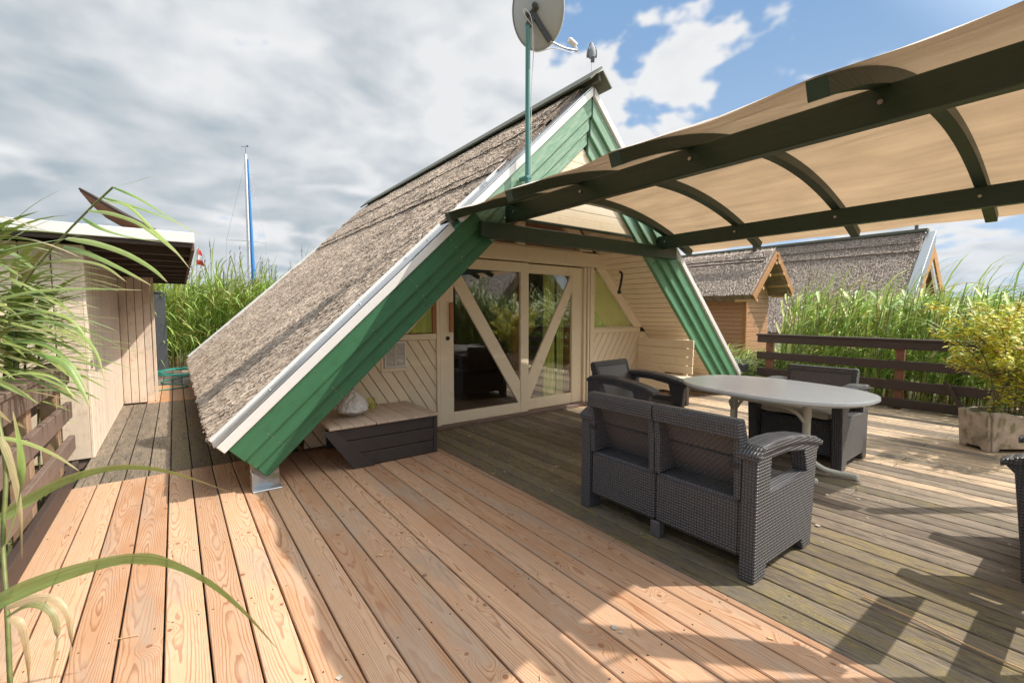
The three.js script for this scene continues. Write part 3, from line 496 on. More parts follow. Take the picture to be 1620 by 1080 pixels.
    if (g === 'L') { part(door, 'handle', bx(2.640, 2.690, 1.165, 1.520, z + 0.001, z + 0.045, 'y', 0.01), M.logWood); const k = new THREE.CylinderGeometry(0.024, 0.026, 0.012, 20).rotateX(Math.PI / 2).translate(2.625, 1.09, z + 0.006); part(door, 'lock', [k, new THREE.CylinderGeometry(0.010, 0.010, 0.02, 12).rotateX(Math.PI / 2).translate(2.625, 1.09, z + 0.010)], M.black); }
  }
  part(wall, 'threshold', [bx(2.45, 5.06, -0.002, 0.042, zw - 0.13, zw + 0.055)], M.brownSoft);
  // white vent
  const vent = part(wall, 'vent_grille', [bx(1.80, 2.105, 0.74, 0.782, zw - 0.012, zw + 0.008), bx(1.80, 1.83, 0.782, 1.05, zw - 0.012, zw + 0.004)], M.creamTrim);
  const lou = [bx(1.835, 2.09, 0.785, 0.805, zw - 0.01, zw + 0.016), bx(1.835, 2.09, 1.052, 1.072, zw - 0.01, zw + 0.016), bx(1.835, 1.853, 0.805, 1.052, zw - 0.01, zw + 0.016), bx(2.072, 2.09, 0.805, 1.052, zw - 0.01, zw + 0.016), bx(1.957, 1.967, 0.805, 1.052, zw - 0.01, zw + 0.014)];
  for (let k = 0; k < 13; k++) { const y = 0.815 + k * 0.0185; const q = cbox(0.22, 0.004, 0.018, 0.001); q.rotateX(0.6); q.translate(1.9625, y, zw + 0.004); lou.push(boxUV(q, 'x')); }
  part(wall, 'vent_louvre', lou, M.whiteMetal);
  // inside: floor, back wall, partition, post, curtains, a dark cupboard and table
  part(H, 'inner_floor', bx(1.0, 7.2, -0.05, 0.012, -10.5, zw - 0.14, 'x'), M.interior);
  part(H, 'inner_wall', slab([[0.8, 0], [7.4, 0], [AX + 0.05, 3.2], [AX - 0.05, 3.2]], -9.3, -9.2, [1, 0], 0), M.interiorDark);
  part(H, 'back_wall', slab([[0.8, 0], [7.4, 0], [AX + 0.05, 3.2], [AX - 0.05, 3.2]], ZB + 0.1, ZB + 0.16, [1, 0], 0), M.interior);
  part(H, 'inner_post', new THREE.CylinderGeometry(0.085, 0.09, 2.5, 16).translate(4.35, 1.26, -5.75), M.logWood);
  part(H, 'door_post', bx(4.77, 4.90, 0.05, 2.06, zw - 0.26, zw - 0.13), M.logWood);
  for (const [a, b] of [[4.33, 4.56], [4.60, 4.74]]) part(H, 'curtain', wave(a, b, 0.1, 2.02, zw - 0.24, 3, 0.03), M.curtain);
  part(H, 'cupboard', bx(2.2, 3.3, 0.012, 0.95, -7.4, -6.9, 'x'), M.interiorDark);
  part(H, 'inner_ceiling', bx(2.75, 5.5, 2.10, 2.16, -9.2, zw - 0.10, 'z'), M.interior);
  // hook strap on the soffit
  part(H, 'strap', [tube([[5.22, 1.99, -4.42], [5.25, 1.97, -4.40], [5.235, 1.83, -4.40], [5.205, 1.70, -4.41]], 0.017, 14, 6), bx(5.19, 5.24, 1.67, 1.71, -4.43, -4.39)], M.black);
}

// ------------------------------------------------------------------ benches, bag, jar
{
  const r = rng(23), t = thing('storage_bench', 'dark boarded storage bench with pale slatted lid left of the door', 'bench', [1.6, 0, -4.45]);
  const y0 = 0.005, f = -4.06; // front leans with the roof at its left end
  const xl = y => 1.30 - y * 0.70;
  for (let k = 0; k < 3; k++) { const a = y0 + 0.128 * k, b = Math.min(a + 0.122, 0.375); part(t, 'front_board', slab([[xl(a), a], [2.035, a], [2.035, b], [xl(b), b]], f - 0.022, f - 0.002 * k, [1, 0], 0.005), M.greyBox); }
  part(t, 'corner_post', bx(2.037, 2.075, y0, 0.375, f - 0.05, f + 0.004), M.greyBox);
  part(t, 'corner_post', slab([[xl(0) - 0.06, 0.0], [xl(0) + 0.13, 0.0], [xl(0.37) + 0.05, 0.372], [xl(0.37) - 0.06, 0.372]], f + 0.001, f + 0.020, [-0.7, 1], 0.004), M.greyBox);
  part(t, 'side_board', [bx(2.045, 2.07, y0, 0.372, -4.80, f - 0.051, 'z')], M.greyBox);
  part(t, 'back_panel', bx(1.2, 2.04, y0, 0.37, -4.82, -4.80), M.greyBox);
  for (let k = 0; k < 10; k++) { const x0 = 1.035 + k * 0.105, x1 = x0 + (k === 3 ? 0.096 : 0.102); part(t, 'lid_slat', bx(x0, x1, 0.377, 0.400 + (r() - 0.5) * 0.001, -4.825, f + 0.025, 'z', 0.003), pick(M.lid, r)); }
  // bag: a knotted, slumped plastic sack
  const g = new THREE.SphereGeometry(1, 96, 64), P = g.attributes.position;
  for (let i = 0; i < P.count; i++) { let x = P.getX(i), y = P.getY(i), z = P.getZ(i); const th = Math.atan2(z, x), up = (y + 1) / 2, rad = Math.sqrt(Math.max(0, 1 - y * y)); const sl = Math.pow(up, 0.75), rr = (up < 0.16 ? Math.sqrt(up / 0.16) * 0.96 : 0.97 * Math.pow(1 - (up - 0.16) / 0.84, 0.62)) * (1 + 0.14 * noise(th * 2.2 + 9, y * 2.4) + 0.15 * Math.abs(noise(th * 4 + 3, y * 3.0)) + 0.08 * Math.abs(noise(th * 11, y * 6)) - 0.08); P.setXYZ(i, Math.cos(th) * rr * 0.17, sl * 0.235 + 0.012 * noise(th * 3, y * 4), Math.sin(th) * rr * 0.15); }
  g.computeVertexNormals(); g.rotateY(0.5); g.translate(1.36, 0.402, -4.42);
  const bag = thing('plastic_bag', 'white crumpled plastic bag lying on the storage bench', 'bag', [1.36, 0.402, -4.42]); part(bag, 'sack', g, M.bag);
  part(bag, 'knot', [new THREE.SphereGeometry(0.018, 10, 8).scale(1, 1.3, 1).translate(1.36, 0.635, -4.42), tube([[1.36, 0.64, -4.42], [1.38, 0.665, -4.41], [1.41, 0.66, -4.40]], 0.006, 8, 5)], M.bag);
  const jar = thing('drinking_glass', 'small drinking glass with yellow liquid beside the white bag', 'glass', [1.60, 0.402, -4.60]);
  part(jar, 'glass_wall', new THREE.LatheGeometry([[0.0, 0.002], [0.034, 0.002], [0.036, 0.01], [0.040, 0.12], [0.0375, 0.12], [0.033, 0.012], [0, 0.012]].map(p => new THREE.Vector2(...p)), 24).translate(1.60, 0.402, -4.60), M.jar);
  part(jar, 'drink', new THREE.CylinderGeometry(0.033, 0.031, 0.045, 20).translate(1.60, 0.402 + 0.038, -4.60), M.drink);
}
{
  const r = rng(29), t = thing('wall_bench', 'cream slatted bench with high back under the right roof slope', 'bench', [6.0, 0, -4.3]);
  for (let k = 0; k < 4; k++) { const y = 0.47 + k * 0.131; part(t, 'back_slat', bx(6.17 + k * 0.006, 6.20 + k * 0.006, y, y + 0.119, -4.82, -3.815, 'z'), pick(M.cream, r)); }
  for (let k = 0; k < 4; k++) { const x = 5.72 + k * 0.113; part(t, 'seat_slat', bx(x, x + 0.108, 0.425, 0.45, -4.82, -3.815, 'z'), pick(M.cream, r)); }
  part(t, 'apron', bx(5.735, 5.757, 0.27, 0.424, -4.80, -3.84, 'z'), M.creamTrim); part(t, 'apron', bx(5.76, 6.17, 0.30, 0.424, -3.862, -3.84, 'x'), M.creamTrim);
  for (const [x, z] of [[5.80, -3.90], [6.16, -3.90], [5.80, -4.74], [6.16, -4.74]]) part(t, 'leg', bx(x - 0.035, x + 0.035, 0, 0.423, z - 0.035, z + 0.035), M.brown);
  part(t, 'back_post', bx(6.226, 6.27, 0.3, 0.99, -4.0, -3.94), M.creamTrim); part(t, 'back_post', bx(6.226, 6.27, 0.3, 0.99, -4.72, -4.66), M.creamTrim);
}

// ------------------------------------------------------------------ pergola with canvas awning
const arch = x => 2.672 - 0.112 * (x - 4.05) * (x - 4.05);
{
  const t = thing('pergola', 'dark green timber pergola with arched ribs under a tan canvas awning', 'pergola', [2.9, 0, -3.9]), r = rng(12);
  part(t, 'beam', bx(2.86, 2.94, 2.345, 2.522, -3.98, 0.06, 'z', 0.006), M.darkGreen);
  part(t, 'beam', bx(5.46, 5.54, 2.275, 2.452, -3.98, 0.06, 'z', 0.006), M.darkGreen);
  part(t, 'tie_beam', bx(2.50, 5.80, 2.155, 2.315, -3.948, -3.868, 'x', 0.006), M.darkGreen);
  part(t, 'rail', bx(2.75, 5.30, 2.405, 2.437, -4.06, -4.03, 'x'), M.darkGreen);
  const ribZ = [-3.83, -2.86, -1.82, -0.78, -0.17];
  const ribPts = (() => { const a = [], n = 28, x0 = 2.11, x1 = 6.05; for (let i = 0; i <= n; i++) { const x = mix(x0, x1, i / n); a.push([x, arch(x)]); } for (let i = n; i >= 0; i--) { const x = mix(x0, x1, i / n), k = -0.224 * (x - 4.05), l = Math.hypot(1, k); a.push([x - k / l * 0.082, arch(x) + 0.082 / l]); } return a; })();
  const ribG = slab(ribPts, -0.04, 0.04, [1, 0], 0.004);
  ribZ.forEach(z => part(t, 'rib', ribG.clone().translate(0, 0, z), M.darkGreen));
  // canvas: stretched over the ribs, slack between them, with long wrinkles
  const nx = 90, nz = 150, g = new THREE.PlaneGeometry(1, 1, nx, nz), P = g.attributes.position, uv = g.attributes.uv, X0 = 2.10, X1 = 6.11, Z0 = -3.90, Z1 = -0.13;
  for (let i = 0; i < P.count; i++) {
    const a = P.getX(i) + 0.5, b = P.getY(i) + 0.5, z = mix(Z0, Z1, b); let sag = 0;
    for (let k = 0; k < ribZ.length - 1; k++) if (z >= ribZ[k] && z <= ribZ[k + 1]) { const q = (z - ribZ[k]) / (ribZ[k + 1] - ribZ[k]); sag = Math.sin(Math.PI * q) * (k === 3 ? 0.4 : 1); }
    let x = mix(X0, X1, a); const edge = Math.pow(Math.abs(a * 2 - 1), 6);
    const dz = Math.abs(Math.round(0)); x += (a < 0.5 ? 1 : -1) * edge * sag * 0.05;
    const k = -0.224 * (x - 4.05), l = Math.hypot(1, k);
    let y = arch(x) + 0.089 / l - sag * (0.016 + 0.008 * Math.abs(a * 2 - 1));
    y += 0.012 * sag * noise(x * 7 + z * 1.5, z * 1.1 + 5) + 0.007 * sag * noise(x * 17 + z * 2.6, z * 1.7 + 9) + 0.008 * sag * noise(x * 1.4, z * 2.2 + 3);
    P.setXYZ(i, x - k / l * 0.086, y, z); uv.setXY(i, (x - X0) / 2.6, (z - Z0) / 2.6);
  }
  g.computeVertexNormals(); part(t, 'awning', g, M.canvas);
  for (const e of [0, nx]) { const ps = []; for (let j = 0; j <= nz; j += 3) { const k = j * (nx + 1) + e; ps.push(V(P.getX(k), P.getY(k) - 0.004, P.getZ(k))); } part(t, 'hem', tube(ps, 0.009, 120, 6), M.canvas); }
  for (const j of [0, nz]) { const ps = []; for (let i = 0; i <= nx; i += 3) { const k = j * (nx + 1) + i; ps.push(V(P.getX(k), P.getY(k), P.getZ(k))); } part(t, 'hem', tube(ps, 0.009, 80, 6), M.canvas); }
  { const at3 = (i, j) => { const k = j * (nx + 1) + i; return V(P.getX(k), P.getY(k), P.getZ(k)); }; for (const i of [23, 46, 69]) { const ps = []; for (let j = 0; j <= nz; j += 3) ps.push(at3(i, j).add(V(0, -0.001, 0))); part(t, 'seam', tube(ps, 0.0035, 120, 5), M.canvas); } }
  part(t, 'bolt', ribZ.flatMap(z => [[2.856, 2.44, z, 1], [5.456, 2.37, z, 1]]).map(([x, y, z]) => new THREE.CylinderGeometry(0.013, 0.013, 0.012, 8).rotateZ(Math.PI / 2).translate(x - 0.003, y, z)), M.steel, { kind: 'stuff' });
  // end posts just outside the view
  part(t, 'post', bx(2.86, 2.94, 0, 2.343, 0.07, 0.15), M.darkGreen); part(t, 'post', bx(5.46, 5.54, 0, 2.273, 0.07, 0.15), M.darkGreen);
  part(t, 'brace', bar(V(3.14, 2.52, -0.10), V(2.84, 1.15, -0.10), 0.07, 0.17, 0.004, V(0, 0, 1)), M.darkGreen);  // unseen, added to cast the diagonal shadow band on the deck
  part(t, 'shadow_rail', bx(2.76, 3.46, 0.78, 1.02, -0.16, -0.13), M.brown);  // unseen rails, added only to throw the bar shadows on the boards
  part(t, 'shadow_rail', bx(2.52, 3.42, 0.30, 0.50, -0.10, -0.07), M.brown);
}

// ------------------------------------------------------------------ woven loveseat and armchairs
function seating(name, label, W, n, group) {   // faces +z, centre of its footprint at the origin
  const o = thing(name, label, n > 1 ? 'sofa' : 'armchair', [0, 0, 0], group), hw = W / 2;
  const side = [[-0.355, 0], [-0.235, 0], [-0.215, 0.065], [0.215, 0.065], [0.245, 0], [0.350, 0], [0.375, 0.30], [0.400, 0.56], [0.44, 0.605], [0.36, 0.635], [0.2, 0.667], [0.0, 0.69], [-0.2, 0.697], [-0.30, 0.69], [-0.352, 0.655]];
  const hole = [[-0.205, 0.455], [0.255, 0.470], [0.215, 0.600], [0.0, 0.632], [-0.195, 0.635]];
  for (const s of [-1, 1]) {
    part(o, 'side_frame', slabX(side, s > 0 ? hw - 0.085 : -hw, s > 0 ? hw : -hw + 0.085, 0.010, [hole]), M.wicker);
    const top = [[-0.365, 0.675], [-0.30, 0.712], [-0.15, 0.722], [0.0, 0.717], [0.2, 0.694], [0.36, 0.662], [0.455, 0.625], [0.452, 0.592], [0.35, 0.618], [0.2, 0.650], [0, 0.672], [-0.15, 0.676], [-0.30, 0.668], [-0.36, 0.640]];
    part(o, 'armrest', slabX(top, s > 0 ? hw - 0.125 : -hw - 0.012, s > 0 ? hw + 0.012 : -hw + 0.125, 0.014), M.wicker);
  }
  const in0 = -hw + 0.087, w = (W - 0.174 - (n - 1) * 0.006) / n;
  for (let k = 0; k < n; k++) {
    const a = in0 + k * (w + 0.006), b = a + w;
    part(o, 'seat_base', boxUV(cbox(w, 0.315, 0.655, 0.018, (a + b) / 2, 0.2575, -0.012), 'y', [0, 0], 1 / 0.135), M.wicker);
    const fin = [[-0.345, 0.418], [-0.352, 0.60], [-0.372, 0.80], [-0.362, 0.838], [-0.318, 0.838], [-0.240, 0.62], [-0.150, 0.418]];
    const back = part(o, 'backrest', [slabX(fin, a, a + 0.040, 0.008), slabX(fin, b - 0.040, b, 0.008), slabX([[-0.378, 0.745], [-0.388, 0.815], [-0.372, 0.845], [-0.325, 0.845], [-0.303, 0.80], [-0.320, 0.745]], a + 0.001, b - 0.001, 0.010)], M.wicker);
    part(back, 'back_panel', slabX([[-0.178, 0.418], [-0.332, 0.80], [-0.314, 0.806], [-0.158, 0.418]], a + 0.041, b - 0.041, 0.003), M.wickerHoles);
    part(back, 'back_ridge', [slabX([[-0.262, 0.60], [-0.268, 0.615], [-0.248, 0.62], [-0.240, 0.605]], a + 0.041, b - 0.041, 0.003)], M.wicker);
  }
  if (n > 1) { part(o, 'leg', cbox(0.07, 0.10, 0.06, 0.006, 0, 0.05, -0.30), M.wicker); part(o, 'leg', cbox(0.07, 0.10, 0.06, 0.006, 0, 0.05, 0.26), M.wicker); }
  for (const s of [-1, 1]) part(o, 'clip', cbox(0.05, 0.028, 0.02, 0.004, s * (hw - 0.12), 0.60, -0.352), M.black);
  return o;
}
const sofa = seating('wicker_loveseat', 'charcoal woven two-seat sofa seen from behind, in front of the table', 1.245, 2);
sofa.position.set(2.695, 0, -1.692); sofa.rotation.y = Math.PI / 2;
{ const g = cbox(0.012, 0.022, 0.055, 0.002, 0.6285, 0.10, 0.02); part(sofa, 'label_tag', g, M.whiteMetal); }
const chairL = seating('wicker_armchair', 'charcoal woven armchair beside the sliding doors, beyond the sofa', 0.80, 1, 'woven armchairs round the oval table');
chairL.position.set(4.075, 0, -3.20); chairL.rotation.y = 0.10;
function chairCopy(label, x, z, turn) { const c = chairL.clone(); c.name = numbered('wicker_armchair'); c.userData = { ...chairL.userData, label }; c.position.set(x, 0, z); c.rotation.y = turn; scene.add(c); return c; }
chairCopy('charcoal woven armchair behind the table with a beige seat cushion on it', 4.985, -1.825, -Math.PI / 2 + 0.03);
chairCopy('charcoal woven armchair cut off by the right edge of the photo', 3.885, 0.095, Math.PI);
{
  const c = thing('seat_cushion', 'beige seat cushion on the armchair behind the table', 'cushion', [4.93, 0.43, -1.825]);
  const g = new THREE.BoxGeometry(0.56, 0.08, 0.58, 14, 4, 14), P = g.attributes.position; for (let i = 0; i < P.count; i++) { const x = P.getX(i) / 0.28, y = P.getY(i) / 0.04, z = P.getZ(i) / 0.29, e = Math.max(Math.abs(x), Math.abs(z)); const k = 1 - 0.55 * Math.pow(e, 6); P.setY(i, y * 0.042 * k + 0.005 * noise(x * 2, z * 2)); P.setX(i, P.getX(i) * (1 - 0.03 * Math.abs(y))); } g.computeVertexNormals(); g.translate(4.93, 0.462, -1.825); part(c, 'pad', g, M.cushion);
}
// oval table
{
  const cx = 4.39, cz = -1.92, ang = 1.708, t = thing('oval_table', 'large grey oval garden table with cream tubular legs', 'table', [cx, 0, cz]);
  const s = new THREE.Shape(), n = 80, a = 0.80, b = 0.575, e = 2 / 2.45; for (let i = 0; i < n; i++) { const q = i / n * 2 * Math.PI, c = Math.cos(q), d = Math.sin(q); const p = [a * Math.sign(c) * Math.pow(Math.abs(c), e), b * Math.sign(d) * Math.pow(Math.abs(d), e)]; i ? s.lineTo(...p) : s.moveTo(...p); }
  const L = (u, w, y) => V(cx + u * Math.cos(ang) - w * Math.sin(ang), y, cz + u * Math.sin(ang) + w * Math.cos(ang));
  const top = new THREE.ExtrudeGeometry(s, { depth: 0.016, bevelEnabled: true, bevelThickness: 0.007, bevelSize: 0.007, bevelOffset: -0.007, bevelSegments: 3 }); top.rotateX(Math.PI / 2); top.rotateY(-ang); top.translate(cx, 0.713, cz); part(t, 'tabletop', boxUV(top, 'z', [0, 0], 2), M.tableTop);
  const rim = new THREE.ExtrudeGeometry(s, { depth: 0.014, bevelEnabled: false }); rim.scale(0.965, 0.965, 1); rim.rotateX(Math.PI / 2); rim.rotateY(-ang); rim.translate(cx, 0.690, cz); part(t, 'rim', rim, M.tableLeg);
  for (const u of [-0.36, 0.33]) {
    part(t, 'leg', [bar(L(u, 0, 0.10), L(u, 0, 0.676), 0.085, 0.045, 0.015, V(0, 0, 1))], M.tableLeg);
    for (const w of [-1, 1]) part(t, 'foot', tube([L(u, w * 0.015, 0.30), L(u, w * 0.04, 0.16), L(u + Math.sign(u) * 0.08, w * 0.10, 0.065), L(u + Math.sign(u) * (w < 0 ? 0.17 : 0.11), w * (w < 0 ? 0.17 : 0.13), 0.034), L(u + Math.sign(u) * (w < 0 ? 0.27 : 0.15), w * (w < 0 ? 0.215 : 0.16), 0.030)], 0.023, 22, 10), M.tableLeg);
    for (const w of [-1, 1]) { const q = L(u + Math.sign(u) * (w < 0 ? 0.285 : 0.165), w * (w < 0 ? 0.222 : 0.168), 0.024); part(t, 'foot_cap', cbox(0.05, 0.048, 0.05, 0.012, q.x, q.y, q.z), M.tableLeg); }
    part(t, 'bracket', bar(L(u, -0.30, 0.665), L(u, 0.30, 0.665), 0.03, 0.025, 0.006), M.tableLeg);
  }
  for (const w of [-0.13, 0.13]) part(t, 'stretcher', tube([L(-0.36, 0, 0.42), L(-0.33, w * 0.8, 0.54), L(-0.25, w, 0.575), L(0.22, w, 0.575), L(0.30, w * 0.8, 0.54), L(0.33, 0, 0.42)], 0.015, 40, 8), M.tableLeg);
}

// ------------------------------------------------------------------ satellite dish on its pole, decoy bird
{
  const x = 3.045, z = -3.83, t = thing('satellite_dish', 'grey satellite dish on a teal pole before the gable', 'satellite dish', [x, 2.2, z]);
  part(t, 'pole', new THREE.CylinderGeometry(0.025, 0.027, 1.76, 18).translate(x, 3.50, z), M.tealPole);
  part(t, 'pole_clamp', [bx(x - 0.035, x + 0.035, 2.80, 2.83, z - 0.11, z + 0.03)], M.tealPole);
  const dirv = V(0.93, 0.30, -0.12).normalize(), q = new THREE.Quaternion().setFromUnitVectors(V(0, 0, 1), dirv), c = V(x - 0.02, 4.50, z + 0.02).addScaledVector(dirv, 0.075);
  const prof = []; for (let i = 0; i <= 14; i++) { const rr = 0.36 * i / 14; prof.push(new THREE.Vector2(rr, 0.075 * (rr / 0.36) ** 2)); } prof.push(new THREE.Vector2(0.372, 0.082), new THREE.Vector2(0.374, 0.070), new THREE.Vector2(0.362, 0.066));
  const d = new THREE.LatheGeometry(prof, 56); d.rotateX(Math.PI / 2); d.scale(0.93, 1.0, 1); d.applyQuaternion(q); d.translate(c.x, c.y, c.z); part(t, 'reflector', d, M.dish);
  const L = (a, b, e) => V(a, b, e).applyQuaternion(q).add(c);
  part(t, 'bracket', [bar(V(x, 4.34, z), L(0, -0.05, -0.01), 0.05, 0.06), bar(L(-0.07, -0.03, -0.015), L(0.07, -0.03, -0.015), 0.05, 0.03), bar(L(0, -0.02, -0.03), L(0, -0.36, 0.03), 0.035, 0.05), new THREE.SphereGeometry(0.03, 12, 8).translate(...L(-0.06, -0.01, -0.03).toArray()), new THREE.SphereGeometry(0.03, 12, 8).translate(...L(0.06, -0.01, -0.03).toArray())].map(g => boxUV(g)), M.darkGrey);
  part(t, 'feed_arm', tube([L(0, -0.36, 0.03), L(0, -0.42, 0.22), L(0, -0.44, 0.44)], 0.010, 16, 8), M.steel);
  const f = L(0, -0.35, 0.44), lg = new THREE.CylinderGeometry(0.030, 0.030, 0.08, 16); lg.applyQuaternion(new THREE.Quaternion().setFromUnitVectors(V(0, 1, 0), L(0, 0.05, 0.05).sub(f).normalize())); lg.translate(f.x, f.y, f.z); part(t, 'receiver', [bar(L(0, -0.45, 0.44), L(0, -0.36, 0.45), 0.03, 0.03), lg, new THREE.SphereGeometry(0.031, 14, 10).translate(...f.clone().add(L(0, 0.05, 0.05).sub(f).normalize().multiplyScalar(0.04)).toArray())], M.lnb);
  part(t, 'cable', [tube([L(0.02, -0.38, 0.45), L(0, -0.47, 0.34), L(0.01, -0.43, 0.06), V(x + 0.05, 4.10, z + 0.03), V(x + 0.03, 4.3, z + 0.04), V(x - 0.02, 4.42, z + 0.06), V(x - 0.10, 4.46, z + 0.05), V(x - 0.08, 4.40, z + 0.05), V(x + 0.03, 4.33, z + 0.03), V(x + 0.032, 3.6, z + 0.02), V(x + 0.03, 2.6, z + 0.01)], 0.0045, 90, 5)], M.lnb);
}
{
  const x = AX, y = 4.27, z = -3.97, t = thing('bird_decoy', 'grey bird figure on a thin rod at the roof ridge', 'bird figure', [x, y, z]);
  part(t, 'rod', new THREE.CylinderGeometry(0.0035, 0.0035, 0.16, 6).translate(x, y + 0.07, z), M.steel);
  // body leaning back: head up, tail down towards the camera
  const ctr = [[0, 0.125, 0.060, 0.012], [0, 0.150, 0.040, 0.034], [0, 0.19, 0.018, 0.056], [0, 0.235, 0.0, 0.062], [0, 0.275, -0.012, 0.050], [0, 0.305, -0.02, 0.032], [0, 0.33, -0.026, 0.029], [0, 0.352, -0.03, 0.020], [0, 0.362, -0.032, 0.002]], rows = [], n = 20;
  const pos = [], idx = []; ctr.forEach(([cx, cy, cz, rr]) => { for (let i = 0; i < n; i++) { const a = i / n * 2 * Math.PI; pos.push(cx + Math.cos(a) * rr * 0.95, cy + Math.sin(a) * rr * 0.25, cz + Math.sin(a) * rr); } });
  for (let k = 0; k < ctr.length - 1; k++) for (let i = 0; i < n; i++) { const a = k * n + i, b = k * n + (i + 1) % n; idx.push(a, b, a + n, b, b + n, a + n); }
  const body = new THREE.BufferGeometry(); body.setAttribute('position', new THREE.Float32BufferAttribute(pos, 3)); body.setIndex(idx); body.computeVertexNormals();
  const rot = new THREE.Matrix4().makeRotationY(-0.6), place = g => { g.applyMatrix4(rot); g.translate(x, y, z); return g; };
  part(t, 'body', place(body), M.birdBody);
  for (const s of [-1, 1]) { const w = new THREE.SphereGeometry(1, 16, 12).scale(0.015, 0.060, 0.040); w.rotateX(0.22); w.rotateZ(s * 0.14); w.translate(s * 0.046, 0.222, 0.012); part(t, 'wing', place(w), M.birdWing); }
  part(t, 'tail', place(cbox(0.045, 0.07, 0.014, 0.005).rotateX(0.5).translate(0, 0.118, 0.066)), M.birdWing);
  part(t, 'beak', place(new THREE.ConeGeometry(0.009, 0.04, 8).rotateX(-Math.PI / 2).translate(0, 0.335, -0.065)), M.black);
}

// ------------------------------------------------------------------ railings
{
  const r = rng(51), t = thing('timber_railing', 'dark brown timber railing along the right edge of the deck', 'railing', [8.47, 0, -1.8]);
  for (const [y0, y1] of [[0.868, 0.985], [0.573, 0.700], [0.278, 0.415], [0.020, 0.150]]) part(t, 'rail', bx(8.40, 8.44, y0, y1, y0 < 0.1 ? -3.8 : -3.93 + r() * 0.03, 1.7, 'z'), M.brown);
  part(t, 'cap_rail', bx(8.385, 8.56, 0.987, 1.018, -3.94, 1.7, 'z'), M.brown);
  for (const z of [-3.74, -1.93, -0.2, 1.5]) part(t, 'post', bx(8.442, 8.54, -0.3, 0.985, z - 0.05, z + 0.05, 'y'), M.redPost);
  part(t, 'prop', bar(V(8.33, 0.0, -1.16), V(8.36, 0.46, -1.42), 0.03, 0.045), M.brown);
}
{
  const t = thing('timber_railing', 'weathered brown railing on the left beside the shed, overgrown with reeds', 'railing', [-0.76, 0, -3.2]);
  for (const [y0, y1, ze] of [[0.815, 0.950, -5.20], [0.520, 0.655, -5.24], [0.235, 0.360, -5.30]]) part(t, 'rail', bx(-0.76, -0.72, y0, y1, ze, 1.6, 'z'), M.brownSoft);
  part(t, 'cap_rail', bx(-0.86, -0.705, 0.952, 0.985, -5.20, 1.6, 'z'), M.brownSoft);
  part(t, 'kick_board', bx(-0.745, -0.704, 0.0, 0.135, -5.28, 1.6, 'z'), M.brown);
  for (const [y0, y1] of [[0.60, 0.68], [0.28, 0.36]]) part(t, 'back_rail', bx(-0.93, -0.90, y0, y1, -5.1, 1.6, 'z'), M.brownSoft);
  for (const z of [-4.98, -4.1, -3.2, -2.2, -1.1, 0.2, 1.4]) part(t, 'post', bx(-0.86, -0.762, -0.3, 0.950, z - 0.05, z + 0.05, 'y'), M.sandPost);
}
